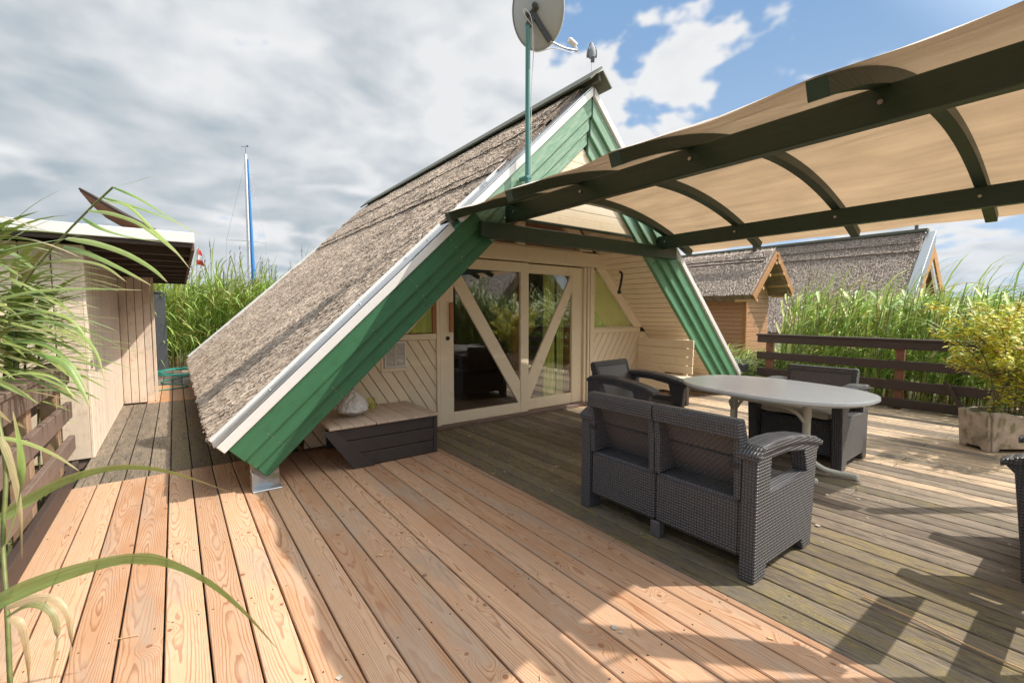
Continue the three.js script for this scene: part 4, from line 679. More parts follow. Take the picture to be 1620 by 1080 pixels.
// ------------------------------------------------------------------ planter and shrub
{
  const near = V(6.50, 0, -0.75), f = V(0.80, 0, 0.60), l = V(0.60, 0, -0.80), Lf = 0.85, Ll = 0.32, c = near.clone().addScaledVector(f, Lf / 2).addScaledVector(l, Ll / 2);
  const t = thing('concrete_planter', 'weathered concrete trough planter with scalloped rim by the railing', 'planter', [c.x, 0, c.z]);
  const at2 = (a, y, b) => c.clone().addScaledVector(f, a).addScaledVector(l, b).setY(y);
  const mat4 = new THREE.Matrix4().makeBasis(f, V(0, 1, 0), l.clone().negate()).setPosition(c.x, 0, c.z);
  const wallG = (w, flip) => { const n = 10, s = new THREE.Shape(); const top = i => 0.385 + 0.018 * Math.sin(i / n * Math.PI * 3 + w); s.moveTo(-w / 2 * 0.92, 0); s.lineTo(-w / 2 * 0.92 + 0.06, 0); s.lineTo(-w / 2 * 0.92 + 0.08, 0.035); s.lineTo(w / 2 * 0.92 - 0.08, 0.035); s.lineTo(w / 2 * 0.92 - 0.06, 0); s.lineTo(w / 2 * 0.92, 0); for (let i = n; i >= 0; i--) s.lineTo(mix(-w / 2, w / 2, i / n), top(i)); return new THREE.ExtrudeGeometry(s, { depth: 0.03, bevelEnabled: true, bevelThickness: 0.005, bevelSize: 0.005, bevelOffset: -0.005, bevelSegments: 1 }); };
  const W = []; for (const s of [1, -1]) { const g = wallG(Lf); g.rotateX(0.06); if (s < 0) g.rotateY(Math.PI); g.translate(0, 0, s * (Ll / 2 - 0.036)); W.push(g); const h = wallG(Ll); h.rotateX(0.06); h.rotateY(s * Math.PI / 2); h.translate(s * (Lf / 2 - 0.036), 0, 0); W.push(h); }
  W.push(new THREE.BoxGeometry(Lf - 0.08, 0.03, Ll - 0.08).translate(0, 0.06, 0));
  part(t, 'trough', W.map(g => boxUV(soup(g), 'y', [0.2, 0.3], 2).applyMatrix4(mat4)), M.concrete);
  part(t, 'relief', [[0.0, 0.24], [0.0, 0.165], [0.02, 0.095]].map(([a, y]) => new THREE.TorusGeometry(0.032, 0.006, 6, 14, Math.PI * 1.4).rotateY(-Math.PI / 2).translate(-Lf / 2 - 0.006, y, a).applyMatrix4(mat4)), M.concrete);
  part(t, 'soil', new THREE.BoxGeometry(Lf - 0.075, 0.02, Ll - 0.075).translate(0, 0.33, 0).applyMatrix4(mat4), M.dirt);
  // shrub
  const r = rng(64), S = thing('potted_shrub', 'yellow-green small-leaved shrub growing in the concrete planter', 'shrub', [c.x, 0.34, c.z]);
  const stems = [], tips = [];
  for (let i = 0; i < 26; i++) {
    const a0 = (r() - 0.5) * Lf * 0.75, b0 = (r() - 0.5) * Ll * 0.5, p0 = at2(a0, 0.33, b0), az = r() * 6.28, sp = 0.15 + r() * 0.48, hh = 0.48 + r() * 0.66; const p3 = p0.clone().add(V(Math.cos(az) * sp, hh, Math.sin(az) * sp)), p1 = p0.clone().add(V(Math.cos(az) * sp * 0.2, hh * 0.45, Math.sin(az) * sp * 0.2));
    stems.push(tube([p0, p1, p3], 0.006, 10, 5)); tips.push([p0, p1, p3]);
    for (let k = 0; k < 3; k++) { const b = p1.clone().lerp(p3, 0.2 + 0.3 * k), az2 = az + (r() - 0.5) * 2.6, e = b.clone().add(V(Math.cos(az2) * 0.28, 0.10 + r() * 0.18, Math.sin(az2) * 0.28)); stems.push(tube([b, b.clone().lerp(e, 0.5).add(V(0, 0.03, 0)), e], 0.003, 6, 4)); tips.push([b, b.clone().lerp(e, 0.5), e]); }
  }
  part(S, 'stem', stems.map(g => boxUV(g)), M.bark, { kind: 'stuff' });
  const lg = new THREE.BufferGeometry(); lg.setAttribute('position', new THREE.Float32BufferAttribute([0, 0, 0, 0.011, 0.004, 0.02, 0, 0.0, 0.046, -0.011, 0.004, 0.02], 3)); lg.setIndex([0, 1, 2, 0, 2, 3]); lg.computeVertexNormals();
  const N = 9800, im = new THREE.InstancedMesh(lg, M.shrubLeaf, N), m = new THREE.Matrix4(), q = new THREE.Quaternion(), col = new THREE.Color();
  for (let i = 0; i < N; i++) { const T = pick(tips, r), u = Math.pow(r(), 0.6), p = u < 0.5 ? T[0].clone().lerp(T[1], u * 2) : T[1].clone().lerp(T[2], u * 2 - 1); p.add(V((r() - 0.5) * 0.09, (r() - 0.5) * 0.08, (r() - 0.5) * 0.09)); q.setFromEuler(new THREE.Euler((r() - 0.5) * 1.6 - 0.1, r() * 6.28, (r() - 0.5) * 1.4)); const s = 0.8 + r() * 0.85; m.compose(p, q, V(s, s, s)); im.setMatrixAt(i, m); const k = r(), b = 0.75 + r() * 0.5, cc = k < 0.64 ? [0.80, 0.76, 0.09] : k < 0.90 ? [0.42, 0.58, 0.10] : [0.62, 0.36, 0.10]; col.setRGB(cc[0] * b, cc[1] * b, cc[2] * b); im.setColorAt(i, col); }
  im.name = 'foliage'; im.userData.kind = 'stuff'; im.position.set(-S.position.x, -S.position.y, -S.position.z); im.castShadow = im.receiveShadow = true; S.add(im);
}

// ------------------------------------------------------------------ left shed
{
  const r = rng(71), xw = -0.67, zf = -5.87, zb = -9.07, t = thing('boarded_shed', 'pale boarded shed with flat roof and white fascia on the left', 'shed', [-2.0, 0, -7.4]);
  const fw = part(t, 'front_wall', bx(-3.6, xw - 0.03, -0.1, 2.02, zf - 0.06, zf - 0.022, 'y'), M.brownSoft);
  for (let x = -3.55; x < xw - 0.05; x += 0.205) part(fw, 'board', bx(x, Math.min(x + 0.196, xw - 0.002), 0.0, 2.03, zf - 0.02, zf, 'y', 0.005), pick(M.shed, r));
  const sw = part(t, 'side_wall', bx(xw - 0.06, xw - 0.022, -0.1, 2.02, zb, zf - 0.06, 'y'), M.brownSoft);
  part(sw, 'corner_board', bx(xw - 0.02, xw + 0.004, 0.0, 2.03, zf - 0.10, zf + 0.002, 'y', 0.004), M.shed[2]);
  for (let z = zf - 0.105; z > zb + 0.05; z -= 0.118) part(sw, 'board', bx(xw - 0.02, xw, 0.0, 2.03, Math.max(z - 0.110, zb + 0.002), z, 'y', 0.004), pick(M.shed, r));
  const ew = part(t, 'end_wall', bx(xw - 0.06, -0.30, -0.1, 1.98, zb - 0.06, zb - 0.022, 'y'), M.brownSoft);
  for (let k = 0; k < 4; k++) part(ew, 'board', bx(xw + 0.0005 + k * 0.095, xw + 0.0885 + k * 0.095, 0.0, 1.98, zb - 0.02, zb, 'y', 0.004), pick(M.shed, r));
  part(ew, 'corner_board', bx(-0.288, -0.25, 0.0, 2.0, zb - 0.10, zb + 0.008, 'y'), M.shed[1]);
  part(t, 'lock', [new THREE.CylinderGeometry(0.022, 0.022, 0.01, 14).rotateZ(Math.PI / 2).translate(xw + 0.010, 0.93, zf - 0.05), bx(xw + 0.005, xw + 0.02, 0.86, 0.95, zf - 0.058, zf - 0.042)], M.steel);
  // roof falling gently to the back
  const yR = z => 2.095 + (z + 5.55) * 0.028, x0 = -3.9, x1 = 0.19;
  const plate = (xa, xb, za, zb2, dy0, dy1) => { const g = cbox(xb - xa, dy1 - dy0, za - zb2, 0.004, (xa + xb) / 2, (dy0 + dy1) / 2, (za + zb2) / 2), P = g.attributes.position; for (let i = 0; i < P.count; i++) P.setY(i, P.getY(i) + yR(P.getZ(i))); return boxUV(g, 'x', [R0(), R0()], 1.4); };
  part(t, 'roof_sheet', plate(x0, x1 - 0.01, -5.62, -10.1, 0.055, 0.075), M.darkGrey);
  part(t, 'roof_deck', plate(x0, x1 - 0.03, -5.62, -10.08, 0.03, 0.054), M.interior);
  part(t, 'fascia', plate(x0, x1, -5.58, -5.61, -0.005, 0.095), M.whiteMetal);
  part(t, 'fascia_board', plate(x0, x1 - 0.015, -5.612, -5.645, -0.045, 0.05), M.brown);
  part(t, 'side_fascia', plate(x1 - 0.028, x1, -5.645, -10.1, -0.075, 0.078), M.hutDark);
  for (let k = 0; k < 8; k++) { const z = -6.05 - k * 0.55; part(t, 'rafter', plate(x0 + 0.05, x1 - 0.03, z, z - 0.06, -0.075, 0.028), M.brown); }
  part(t, 'flue', [bx(-0.70, -0.42, 2.10, 2.29, -7.2, -7.0)], M.darkGrey);
  // boat bow on the roof
  const b = thing('wooden_boat', 'upturned brown wooden boat bow rising above the shed roof', 'boat', [-0.6, 2.15, -6.7]);
  const sec = [[0, 0.0, 0.012, 0.02], [0.12, -0.07, 0.05, 0.10], [0.28, -0.175, 0.10, 0.15], [0.46, -0.29, 0.15, 0.15], [0.66, -0.41, 0.19, 0.13], [0.86, -0.53, 0.21, 0.10]];
  const tip = at(126, 300, 6.3), dirx = at(242, 368, 6.6).sub(tip).setY(0).normalize(), nrm = V(-dirx.z, 0, dirx.x), hull = [], hi = [], n = 12;
  sec.forEach(([s, y, w, h]) => { for (let i = 0; i <= n; i++) { const a = Math.PI * (i / n), p = tip.clone().addScaledVector(dirx, s).addScaledVector(nrm, Math.cos(a) * w).add(V(0, y - Math.pow(Math.sin(a), 0.7) * h * 1.3, 0)); hull.push(p.x, p.y, p.z); } });
  for (let k = 0; k < sec.length - 1; k++) for (let i = 0; i < n; i++) { const a = k * (n + 1) + i; hi.push(a, a + 1, a + n + 1, a + 1, a + n + 2, a + n + 1); }
  const hg = new THREE.BufferGeometry(); hg.setAttribute('position', new THREE.Float32BufferAttribute(hull, 3)); hg.setIndex(hi); hg.computeVertexNormals(); part(b, 'hull', boxUV(hg, 'x', [0, 0], 1.4), M.boatWood);
  const rail = s2 => tube(sec.map(([s, y, w]) => tip.clone().addScaledVector(dirx, s).addScaledVector(nrm, s2 * w).add(V(0, y + 0.012, 0))), 0.017, 24, 6); part(b, 'gunwale', rail(1), M.brown); part(b, 'gunwale', rail(-1), M.brown);
  const dk = [], di = []; sec.forEach(([s, y, w]) => { for (const q of [-1, 1]) { const p = tip.clone().addScaledVector(dirx, s).addScaledVector(nrm, q * w).add(V(0, y + 0.006, 0)); dk.push(p.x, p.y, p.z); } }); for (let k = 0; k < sec.length - 1; k++) di.push(k * 2, k * 2 + 1, k * 2 + 2, k * 2 + 1, k * 2 + 3, k * 2 + 2);
  const dg = new THREE.BufferGeometry(); dg.setAttribute('position', new THREE.Float32BufferAttribute(dk, 3)); dg.setIndex(di); dg.computeVertexNormals(); part(b, 'foredeck', boxUV(dg, 'x', [0, 0], 1.4), M.hutDark);
}
// hose, post, twig
{
  const r = rng(89), o = thing('deck_litter', 'scattered straw bits, leaf scraps and droppings on the deck boards', 'litter', [2, 0, -2]), A = [], B = [];
  for (let i = 0; i < 170; i++) { const x = mix(-0.6, 8, r()), z = mix(-4.6, -0.2, r()); if (x > 1.1 && x < 2.2 && z < -4) continue; const g = r() < 0.6 ? cbox(0.003 + r() * 0.004, 0.0025, 0.02 + r() * 0.07, 0.001) : cbox(0.012 + r() * 0.014, 0.002, 0.012 + r() * 0.02, 0.001); g.rotateY(r() * 6.28); g.translate(x, 0.004, z); (r() < 0.62 ? A : B).push(boxUV(g)); }
  for (let i = 0; i < 46; i++) { const g = new THREE.SphereGeometry(0.004 + r() * r() * 0.012, 7, 5).scale(1, 0.16, 0.7 + r()); g.translate(mix(2.2, 5, r()), 0.0015, mix(-4.4, -0.2, r())); B.push(boxUV(g)); }
  part(o, 'straw', A, M.paleLog, { kind: 'stuff' }); part(o, 'scraps', B, M.cushion, { kind: 'stuff' }); o.userData.kind = 'stuff';
}
{
  const r = rng(83), t = thing('garden_hose', 'green garden hose coiled at the far end of the path', 'hose', [0.0, 0, -12.6]), pts = [];
  for (let i = 0; i < 90; i++) { const a = i * 0.42, R = 0.34 + 0.10 * Math.sin(i * 0.37) + 0.05 * r(); pts.push(V(0.02 + Math.cos(a) * R * 0.95, 0.016 + (i % 15) * 0.006 + 0.02 * r(), -12.6 + Math.sin(a) * R * 1.3)); }
  part(t, 'coil', tube(pts, 0.013, 500, 6), M.hose);
  part(t, 'loose_end', tube([pts[89], V(0.05, 0.02, -11.9), V(-0.22, 0.014, -11.6), V(-0.2, 0.014, -11.1), V(0.12, 0.016, -10.7), V(0.10, 0.016, -10.35), V(-0.28, 0.014, -10.2), V(-0.5, 0.014, -10.1)], 0.012, 70, 6), M.hose);
  const s = thing('reed_stick', 'thin dry reed stick lying on the old deck at lower right', 'stick', [2.64, 0.006, -0.4]); part(s, 'cane', tube([[2.665, 0.008, -0.70], [2.65, 0.012, -0.52], [2.62, 0.007, -0.30], [2.61, 0.010, -0.05], [2.60, 0.008, 0.2]], 0.0045, 20, 6), M.paleLog);
  part(s, 'husk', tube([[2.66, 0.010, -0.62], [2.69, 0.012, -0.74], [2.695, 0.010, -0.84]], 0.0022, 10, 5), M.paleLog);
  const p = thing('mooring_post', 'dark square post standing in the reeds behind the shed', 'post', [-0.28, 0, -13.9]); part(p, 'shaft', bx(-0.37, -0.16, -0.6, 1.86, -13.9, -13.7, 'y'), M.darkGrey); part(p, 'cap', bx(-0.39, -0.14, 1.861, 1.89, -13.92, -13.68), M.darkGrey);
}
// ------------------------------------------------------------------ mast and flag
{
  const b = at(396, 500, 30), t = thing('sailboat_mast', 'tall white sailboat mast with furled blue sail beyond the reeds', 'mast', [b.x, -0.5, b.z]), top = at(388, 244, 30), foot = at(394.5, 470, 30), low = foot.clone().add(foot.clone().sub(top).multiplyScalar(0.35));
  part(t, 'mast', new THREE.TubeGeometry(new THREE.LineCurve3(low, top), 2, 0.085, 10), M.whiteMetal);
  const o = RGT.clone().multiplyScalar(0.16); const s0 = at(391.5, 252, 29.85), s1 = at(401.5, 455, 29.85), s2 = s1.clone().add(s1.clone().sub(s0).multiplyScalar(0.15)); const sg = new THREE.CylinderGeometry(0.05, 0.135, s0.distanceTo(s2), 12); sg.applyQuaternion(new THREE.Quaternion().setFromUnitVectors(V(0, 1, 0), s0.clone().sub(s2).normalize())); sg.translate(...s0.clone().add(s2).multiplyScalar(0.5).toArray()); part(t, 'furled_sail', sg, M.sail);
  part(t, 'spreader', [tube([at(358, 379.5, 30), at(395, 381, 30), at(420, 384, 30)], 0.022, 6, 6)], M.whiteMetal);
  for (const [u0, v0, u1, v1] of [[358, 379.5, 389, 250], [358, 379.5, 357, 480], [420, 384, 390, 250], [420, 384, 422, 480]]) part(t, 'stay', new THREE.TubeGeometry(new THREE.LineCurve3(at(u0, v0, 30), at(u1, v1, 30)), 1, 0.006, 5), M.steel);
  part(t, 'wind_vane', [tube([at(388, 246, 30), at(388, 232, 30)], 0.012, 2, 5), tube([at(381, 232, 30), at(392, 231, 30)], 0.012, 2, 5), new THREE.SphereGeometry(0.06, 8, 6).translate(...at(391, 231, 30).toArray())], M.darkGrey);
  const f = thing('flagpole', 'white flagpole with a small red and white flag left of the mast', 'flagpole', [at(311, 500, 30).x, -0.5, at(311, 500, 30).z]);
  part(f, 'pole', new THREE.TubeGeometry(new THREE.LineCurve3(at(312, 520, 30), at(311, 390, 30)), 2, 0.055, 8), M.whiteMetal);
  const g = new THREE.PlaneGeometry(1, 1, 10, 18), P = g.attributes.position, cl = []; for (let i = 0; i < P.count; i++) { const a = P.getX(i) + 0.5, b2 = 0.5 - P.getY(i); const p = at(311.8 + a * (4 + b2 * 9), 392 + b2 * 26 + a * 4, 30).addScaledVector(FWD, 0.10 * Math.sin(a * 7 + b2 * 5)); P.setXYZ(i, p.x, p.y, p.z); const red = b2 < 0.36 || b2 > 0.68; cl.push(...(red ? [0.62, 0.06, 0.05] : [0.8, 0.8, 0.78])); } g.setAttribute('color', new THREE.Float32BufferAttribute(cl, 3)); g.computeVertexNormals(); part(f, 'flag', g, M.flagCloth);
}

// ------------------------------------------------------------------ hut and neighbour houses on the right
function strawOn(parent, fn, N, seed, size = 1) {
  const r = rng(seed), g = soup(new THREE.CylinderGeometry(0.004, 0.011, 1, 3, 1, true)); g.rotateX(Math.PI / 2); const im = new THREE.InstancedMesh(g, M.straw, N), m = new THREE.Matrix4(), q = new THREE.Quaternion(), col = new THREE.Color(), f = V(0, 0, 1), off = V(0, 0, 0); let pp = parent; while (pp && pp !== scene) { off.add(pp.position); pp = pp.parent; }
  for (let i = 0; i < N; i++) { const [p, d, o] = fn(r); const dir = d.clone().addScaledVector(o, -0.12 - r() * 0.25).add(V((r() - 0.5) * 0.3, (r() - 0.5) * 0.2, (r() - 0.5) * 0.3)).normalize(), L = (0.10 + r() * 0.14) * size; q.setFromUnitVectors(f, dir); m.compose(p.clone().sub(off).addScaledVector(o, 0.012 * size).addScaledVector(dir, L * 0.3), q, V(size, size, L)); im.setMatrixAt(i, m); const b = 0.6 + r() * 0.7, c = r() < 0.3 ? [0.46, 0.39, 0.34] : [0.70, 0.61, 0.54]; col.setRGB(c[0] * b, c[1] * b, c[2] * b); im.setColorAt(i, col); }
  im.name = 'reed_ends'; im.userData.kind = 'stuff'; im.castShadow = im.receiveShadow = true; parent.add(im);
}
{
  const r = rng(97), x0 = 11.13, x1 = 12.30, zf = -5.5, zb = -8.6, ye = 1.84, xa = 11.66, ya = 2.92, t = thing('wooden_hut', 'small wooden hut with thatched roof beyond the right railing', 'hut', [xa, -0.5, -7]);
  const fwl = part(t, 'front_wall', slab([[x0, -0.6], [x1, -0.6], [x1, 1.9], [xa, 2.7], [x0, 1.9]], zf - 0.10, zf - 0.02, [1, 0], 0), M.hutFront);
  for (let y = -0.5; y < 2.6; y += 0.118) { const h = 0.112; const top = Math.min(x1, xa + (2.72 - y - h) * 0.72), lo = Math.max(x0, xa - (2.72 - y - h) * 0.72); if (top - lo < 0.1) break; part(fwl, 'board', bx(lo, top, y, y + h, zf - 0.02, zf + (r() * 0.004), 'x', 0.01), M.hutFront); }
  const swl = part(t, 'side_wall', bx(x0, x0 + 0.08, -0.6, 2.0, zb, zf - 0.1, 'z'), M.hutFront);
  for (let y = -0.5; y < 1.9; y += 0.105) part(swl, 'board', bx(x0 - 0.022, x0 - 0.001, y, y + 0.099, zb, zf - 0.06, 'z', 0.006), M.hutFront);
  part(t, 'side_wall', bx(x1 - 0.08, x1, -0.6, 2.0, zb, zf - 0.1, 'z'), M.hutFront);
  part(t, 'corner_post', bx(x0 - 0.03, x0 + 0.02, -0.6, 1.95, zf - 0.06, zf + 0.03), M.logWood);
  const eaveL = [xa - 1.13, 1.80], eaveR = [x1 + 0.36, 1.95], zr0 = zb - 0.2, zr1 = zf + 0.42;
  part(t, 'thatched_roof', slab([eaveL, [eaveL[0] + 0.17, eaveL[1] - 0.13], [xa, ya - 0.24], [xa, ya]], zr0, zr1, [0.5, 1], 0.03), M.thatchGrey);
  part(t, 'thatched_roof', slab([[xa + 0.002, ya], [xa + 0.002, ya - 0.24], [eaveR[0] - 0.17, eaveR[1] - 0.13], eaveR], zr0, zr1, [-0.5, 1], 0.03), M.thatchGrey);
  const up = V(xa - eaveL[0], ya - eaveL[1], 0), Ls = up.length(); up.normalize(); const out = V(-up.y, up.x, 0);
  strawOn(t, q => { const s = q() * Ls * 0.98; return [V(eaveL[0], eaveL[1], mix(zr0 + 0.03, zr1 - 0.02, q())).addScaledVector(up, s), up, out]; }, 13000, 3, 0.75);
  for (const s of [0.66, 0.74]) { const p = V(eaveL[0], eaveL[1], 0).addScaledVector(up, Ls * s).addScaledVector(out, 0.09); part(t, 'thatch_rod', tube([V(p.x, p.y, zr0), V(p.x, p.y + 0.01, (zr0 + zr1) / 2), V(p.x, p.y, zr1 - 0.1)], 0.016, 12, 5), M.rope); }
  for (const [e, s] of [[eaveL, -1], [eaveR, 1]]) part(t, 'barge_board', bar(V(xa, ya - 0.12, zr1 + 0.02), V(e[0] + 0.06 * -s, e[1] - 0.07, zr1 + 0.02), 0.04, 0.15, 0.005), M.logWood);
  for (const k of [0.15, 0.42, 0.7, 0.95]) for (const [e, s] of [[eaveL, -1], [eaveR, 1]]) part(t, 'batten_end', new THREE.CylinderGeometry(0.035, 0.035, 0.5, 8).rotateX(Math.PI / 2).translate(mix(xa, e[0], k) - s * 0.09, mix(ya, e[1], k) - 0.18, zr1 - 0.19), M.paleLog);
  part(t, 'ridge_stub', bx(xa - 0.03, xa + 0.03, ya - 0.05, ya + 0.14, zr1 - 0.55, zr1 - 0.45), M.brown);
}
function bigHouse(name, label, xr, yr, z0, z1, xe, ye, withGable, mirror) {
  const t = thing(name, label, 'house', [xr, -0.5, z1]), up = V(xr - xe, yr - ye, 0), L = up.length(); up.normalize(); const out = V(-up.y, up.x, 0).multiplyScalar(Math.sign(xr - xe)), xf = 2 * xr - xe;
  part(t, 'thatched_roof', slab([[xe, ye], [xe + (xr - xe) * 0.10, ye - 0.3], [xr, yr - 0.42], [xr, yr]], z0, z1, [xr - xe, yr - ye], 0.03), M.thatchGrey);
  part(t, 'thatched_roof', slab([[xr + 0.002 * Math.sign(xr - xe), yr], [xr + 0.002 * Math.sign(xr - xe), yr - 0.42], [xf - (xr - xe) * 0.10, ye - 0.3], [xf, ye]], z0, z1, [xe - xr, yr - ye], 0.03), M.thatchGrey);
  for (const [a, th] of [[0.80, 0.05], [0.885, 0.09]]) { const q = V(xe, ye, 0).addScaledVector(up, L * a), e = V(xr, yr, 0), o = out.clone().multiplyScalar(th); part(t, 'ridge_course', slab([[q.x, q.y], [e.x, e.y], [e.x + o.x, e.y + o.y], [q.x + o.x, q.y + o.y]], z0, z1 - 0.05, [up.x, up.y], 0.02), M.thatchGrey); }
  part(t, 'ridge_cap', bx(xr - 0.16, xr + 0.16, yr + 0.06, yr + 0.17, z0, z1 + 0.05, 'z'), M.ridge);
  part(t, 'ridge_stub', bx(xr - 0.06, xr + 0.06, yr + 0.1, yr + 0.42, z1 - 0.35, z1 - 0.25), M.ridge);
  strawOn(t, q => { const s = q() * L * 0.98; return [V(xe, ye, mix(z0, z1, q())).addScaledVector(up, s).addScaledVector(out, s > L * 0.885 ? 0.09 : s > L * 0.8 ? 0.05 : 0), up, out]; }, 44000, 11, 1.05);
  part(t, 'verge_trim', slab([[xe, ye], [xe + 0.1 * (xr - xe), ye - 0.3], [xr, yr - 0.38], [xr, yr + 0.05], [xe - 0.05, ye + 0.05]], z1 + 0.002, z1 + 0.28, [1, 1], 0.01), M.zinc);
  part(t, 'gable_wall', slab([[xe + 0.3, -0.5], [xf - 0.3, -0.5], [xf - 0.9, ye], [xr, yr - 0.55], [xe + 0.9, ye]], z1 - 0.7, z1 - 0.6, [0, 1], 0), M.orangeGable);
  for (const s of [1, -1]) part(t, 'barge_board', slab((s > 0 ? [[xe + 0.10, ye - 0.02], [xr, yr - 0.44], [xr, yr - 0.95], [xe + 0.75, ye - 0.02]] : [[xf - 0.10, ye - 0.02], [xr, yr - 0.44], [xr, yr - 0.95], [xf - 0.75, ye - 0.02]]), z1 + 0.20, z1 + 0.26, [1, 1], 0.01), M.orangeGable);
  return t;
}
bigHouse('thatched_house', 'large thatched house with orange gable and white verge behind the right reeds', 23.2, 4.42, -17, -4.7, 19.4, 0.6);
bigHouse('thatched_house', 'thatched neighbour house mirrored in the door glass', 13.5, 4.3, 6.5, 16, 9.9, 0.5);

// ------------------------------------------------------------------ reeds
// a leaf: strip from p along dir, bending down and with the wind
function leafGeo(p, dir, L, w, droop, wind, seg, c0, c1) {
  const pos = [], col = [], idx = [], uvs = [], uo = R0(); let q = p.clone(), d = dir.clone().normalize(); const st = L / seg;
  for (let i = 0; i <= seg; i++) {
    const t = i / seg, ww = w * (i === seg ? 0.02 : Math.min(1, 0.45 + t * 3) * Math.pow(1 - t, 0.55)), side = V(0, 1, 0).cross(d); if (side.lengthSq() < 1e-4) side.set(1, 0, 0); side.normalize();
    const up2 = new THREE.Vector3().crossVectors(d, side), c = mix3(c0, c1, t);
    for (const s of [-1, 0, 1]) { const v = q.clone().addScaledVector(side, s * ww / 2).addScaledVector(up2, s === 0 ? -ww * 0.10 : 0); pos.push(v.x, v.y, v.z); uvs.push(0.5 + s * 0.48, t * 0.8 + uo); col.push(c[0], c[1], c[2]); }
    if (i < seg) { const b = i * 3; idx.push(b, b + 1, b + 4, b, b + 4, b + 3, b + 1, b + 2, b + 5, b + 1, b + 5, b + 4); }
    d.addScaledVector(V(0, -1, 0), droop * st / L).addScaledVector(wind, st / L).normalize(); q.addScaledVector(d, st);
  }
  const g = new THREE.BufferGeometry(); g.setAttribute('position', new THREE.Float32BufferAttribute(pos, 3)); g.setAttribute('color', new THREE.Float32BufferAttribute(col, 3)); g.setAttribute('uv', new THREE.Float32BufferAttribute(uvs, 2)); g.setIndex(idx); g.computeVertexNormals(); return g;
}
function paintGeo(g, c) { const n = g.attributes.position.count, a = new Float32Array(n * 3); for (let i = 0; i < n; i++) a.set(c, i * 3); g.setAttribute('color', new THREE.BufferAttribute(a, 3)); return g; }
const GREENS = [[0.26, 0.40, 0.075], [0.35, 0.47, 0.10], [0.19, 0.33, 0.075], [0.42, 0.50, 0.14]];
function reedPieces(r, H, nLeaf, wind, lean, segs = 4, wide = 1, long = 1, from = 0.28) {
  const stem = [], n = 5; for (let i = 0; i <= n; i++) { const t = i / n; stem.push(V(lean.x * t * t * H, t * H, lean.z * t * t * H)); }
  const curve = new THREE.CatmullRomCurve3(stem), st = paintGeo(new THREE.TubeGeometry(curve, 6, 0.0042 * wide, 4, false), [0.30, 0.26, 0.10]), leaves = [];
  { const C = st.attributes.color, P = st.attributes.position; for (let i = 0; i < P.count; i++) { const t = clamp(P.getY(i) / H); const c = mix3([0.40, 0.28, 0.12], [0.17, 0.22, 0.06], smooth(0.15, 0.6, t)); C.setXYZ(i, ...c); } }
  for (let k = 0; k < nLeaf; k++) {
    const t = from + (1 - from) * (k + r() * 0.6) / nLeaf, p = curve.getPoint(Math.min(t, 1)), az = r() * 6.28, d = V(Math.cos(az) * 0.62, 0.72, Math.sin(az) * 0.62).addScaledVector(wind, 0.85);
    const g = pick(GREENS, r), dry = r() < 0.06 ? [0.36, 0.28, 0.12] : null; leaves.push(leafGeo(p, d, (0.26 + r() * 0.36) * long, (0.027 + r() * 0.018) * wide, 0.45 + r() * 1.1, wind, segs, dry || g, dry || mix3(g, [0.22, 0.24, 0.05], 0.35)));
  }
  return [st, leaves];
}
function plume(r, p, wind) { const out = []; for (let k = 0; k < 34; k++) { const t = r(), a = r() * 6.28, b = p.clone().add(V(wind.x * 0.04 * t, t * 0.22, wind.z * 0.04 * t)), d = V(Math.cos(a) * 0.35, 0.8, Math.sin(a) * 0.35).addScaledVector(wind, 0.3); out.push(leafGeo(b, d, 0.05 + 0.04 * r(), 0.010, 0.6, wind, 2, [0.21, 0.15, 0.105], [0.28, 0.21, 0.15])); } return out; }
const WIND = RGT.clone().multiplyScalar(0.75);
const kinds = []; { const r = rng(101); for (let k = 0; k < 7; k++) { const [s, l] = reedPieces(r, 1, 9 + Math.floor(r() * 5), WIND, WIND.clone().multiplyScalar(0.12 + r() * 0.20), 4, 1); kinds.push(mergeGeometries([s, ...l].map(soup))); } for (let k = 0; k < 2; k++) { const [s, l] = reedPieces(r, 1, 8, WIND, WIND.clone().multiplyScalar(0.06), 3, 1); kinds.push(mergeGeometries([s, ...l, ...plume(r, V(0.045, 0.97, 0.03), WIND)].map(soup))); } }
function reedBed(label, N, where, seed, hMin, hMax, plumes = 0.06, shade = 1) {
  const r = rng(seed), o = thing('reed_bed', label, 'reeds', [0, -0.6, 0]); o.userData.kind = 'stuff';
  const lists = kinds.map(() => []);
  for (let i = 0; i < N; i++) { const p = where(r); if (!p) continue; const k = r() < plumes ? 7 + Math.floor(r() * 2) : Math.floor(r() * 7); lists[k].push([p, (mix(hMin, hMax, r()) + 0.6) * (k > 6 ? 1.08 : 1), r(), r()]); }
  lists.forEach((L, k) => { if (!L.length) return; const im = new THREE.InstancedMesh(kinds[k], M.leaf, L.length), m = new THREE.Matrix4(), q = new THREE.Quaternion(), c = new THREE.Color(); L.forEach(([p, h, a, b], i) => { q.setFromEuler(new THREE.Euler((a - 0.5) * 0.16, (b - 0.5) * 1.5, (a * 7 % 1 - 0.5) * 0.16)); const w = 0.9 + 0.35 * b; m.compose(V(p[0], 0, p[1]), q, V(w * 1.25, h, w * 1.25)); im.setMatrixAt(i, m); const s = shade * (1.05 + 0.6 * a); c.setRGB(s * (0.92 + 0.2 * b), s, s * 0.95); im.setColorAt(i, c); }); im.name = 'reeds'; im.userData.kind = 'stuff'; im.castShadow = im.receiveShadow = true; o.add(im); });
}
reedBed('dense green reed bed behind the path, left of the thatched roof', 1700, r => { const z = -14.1 - Math.pow(r(), 1.6) * 9; return [mix(-4, 6.5, r()) , z]; }, 201, 1.75, 2.35, 0.10, 1.2);
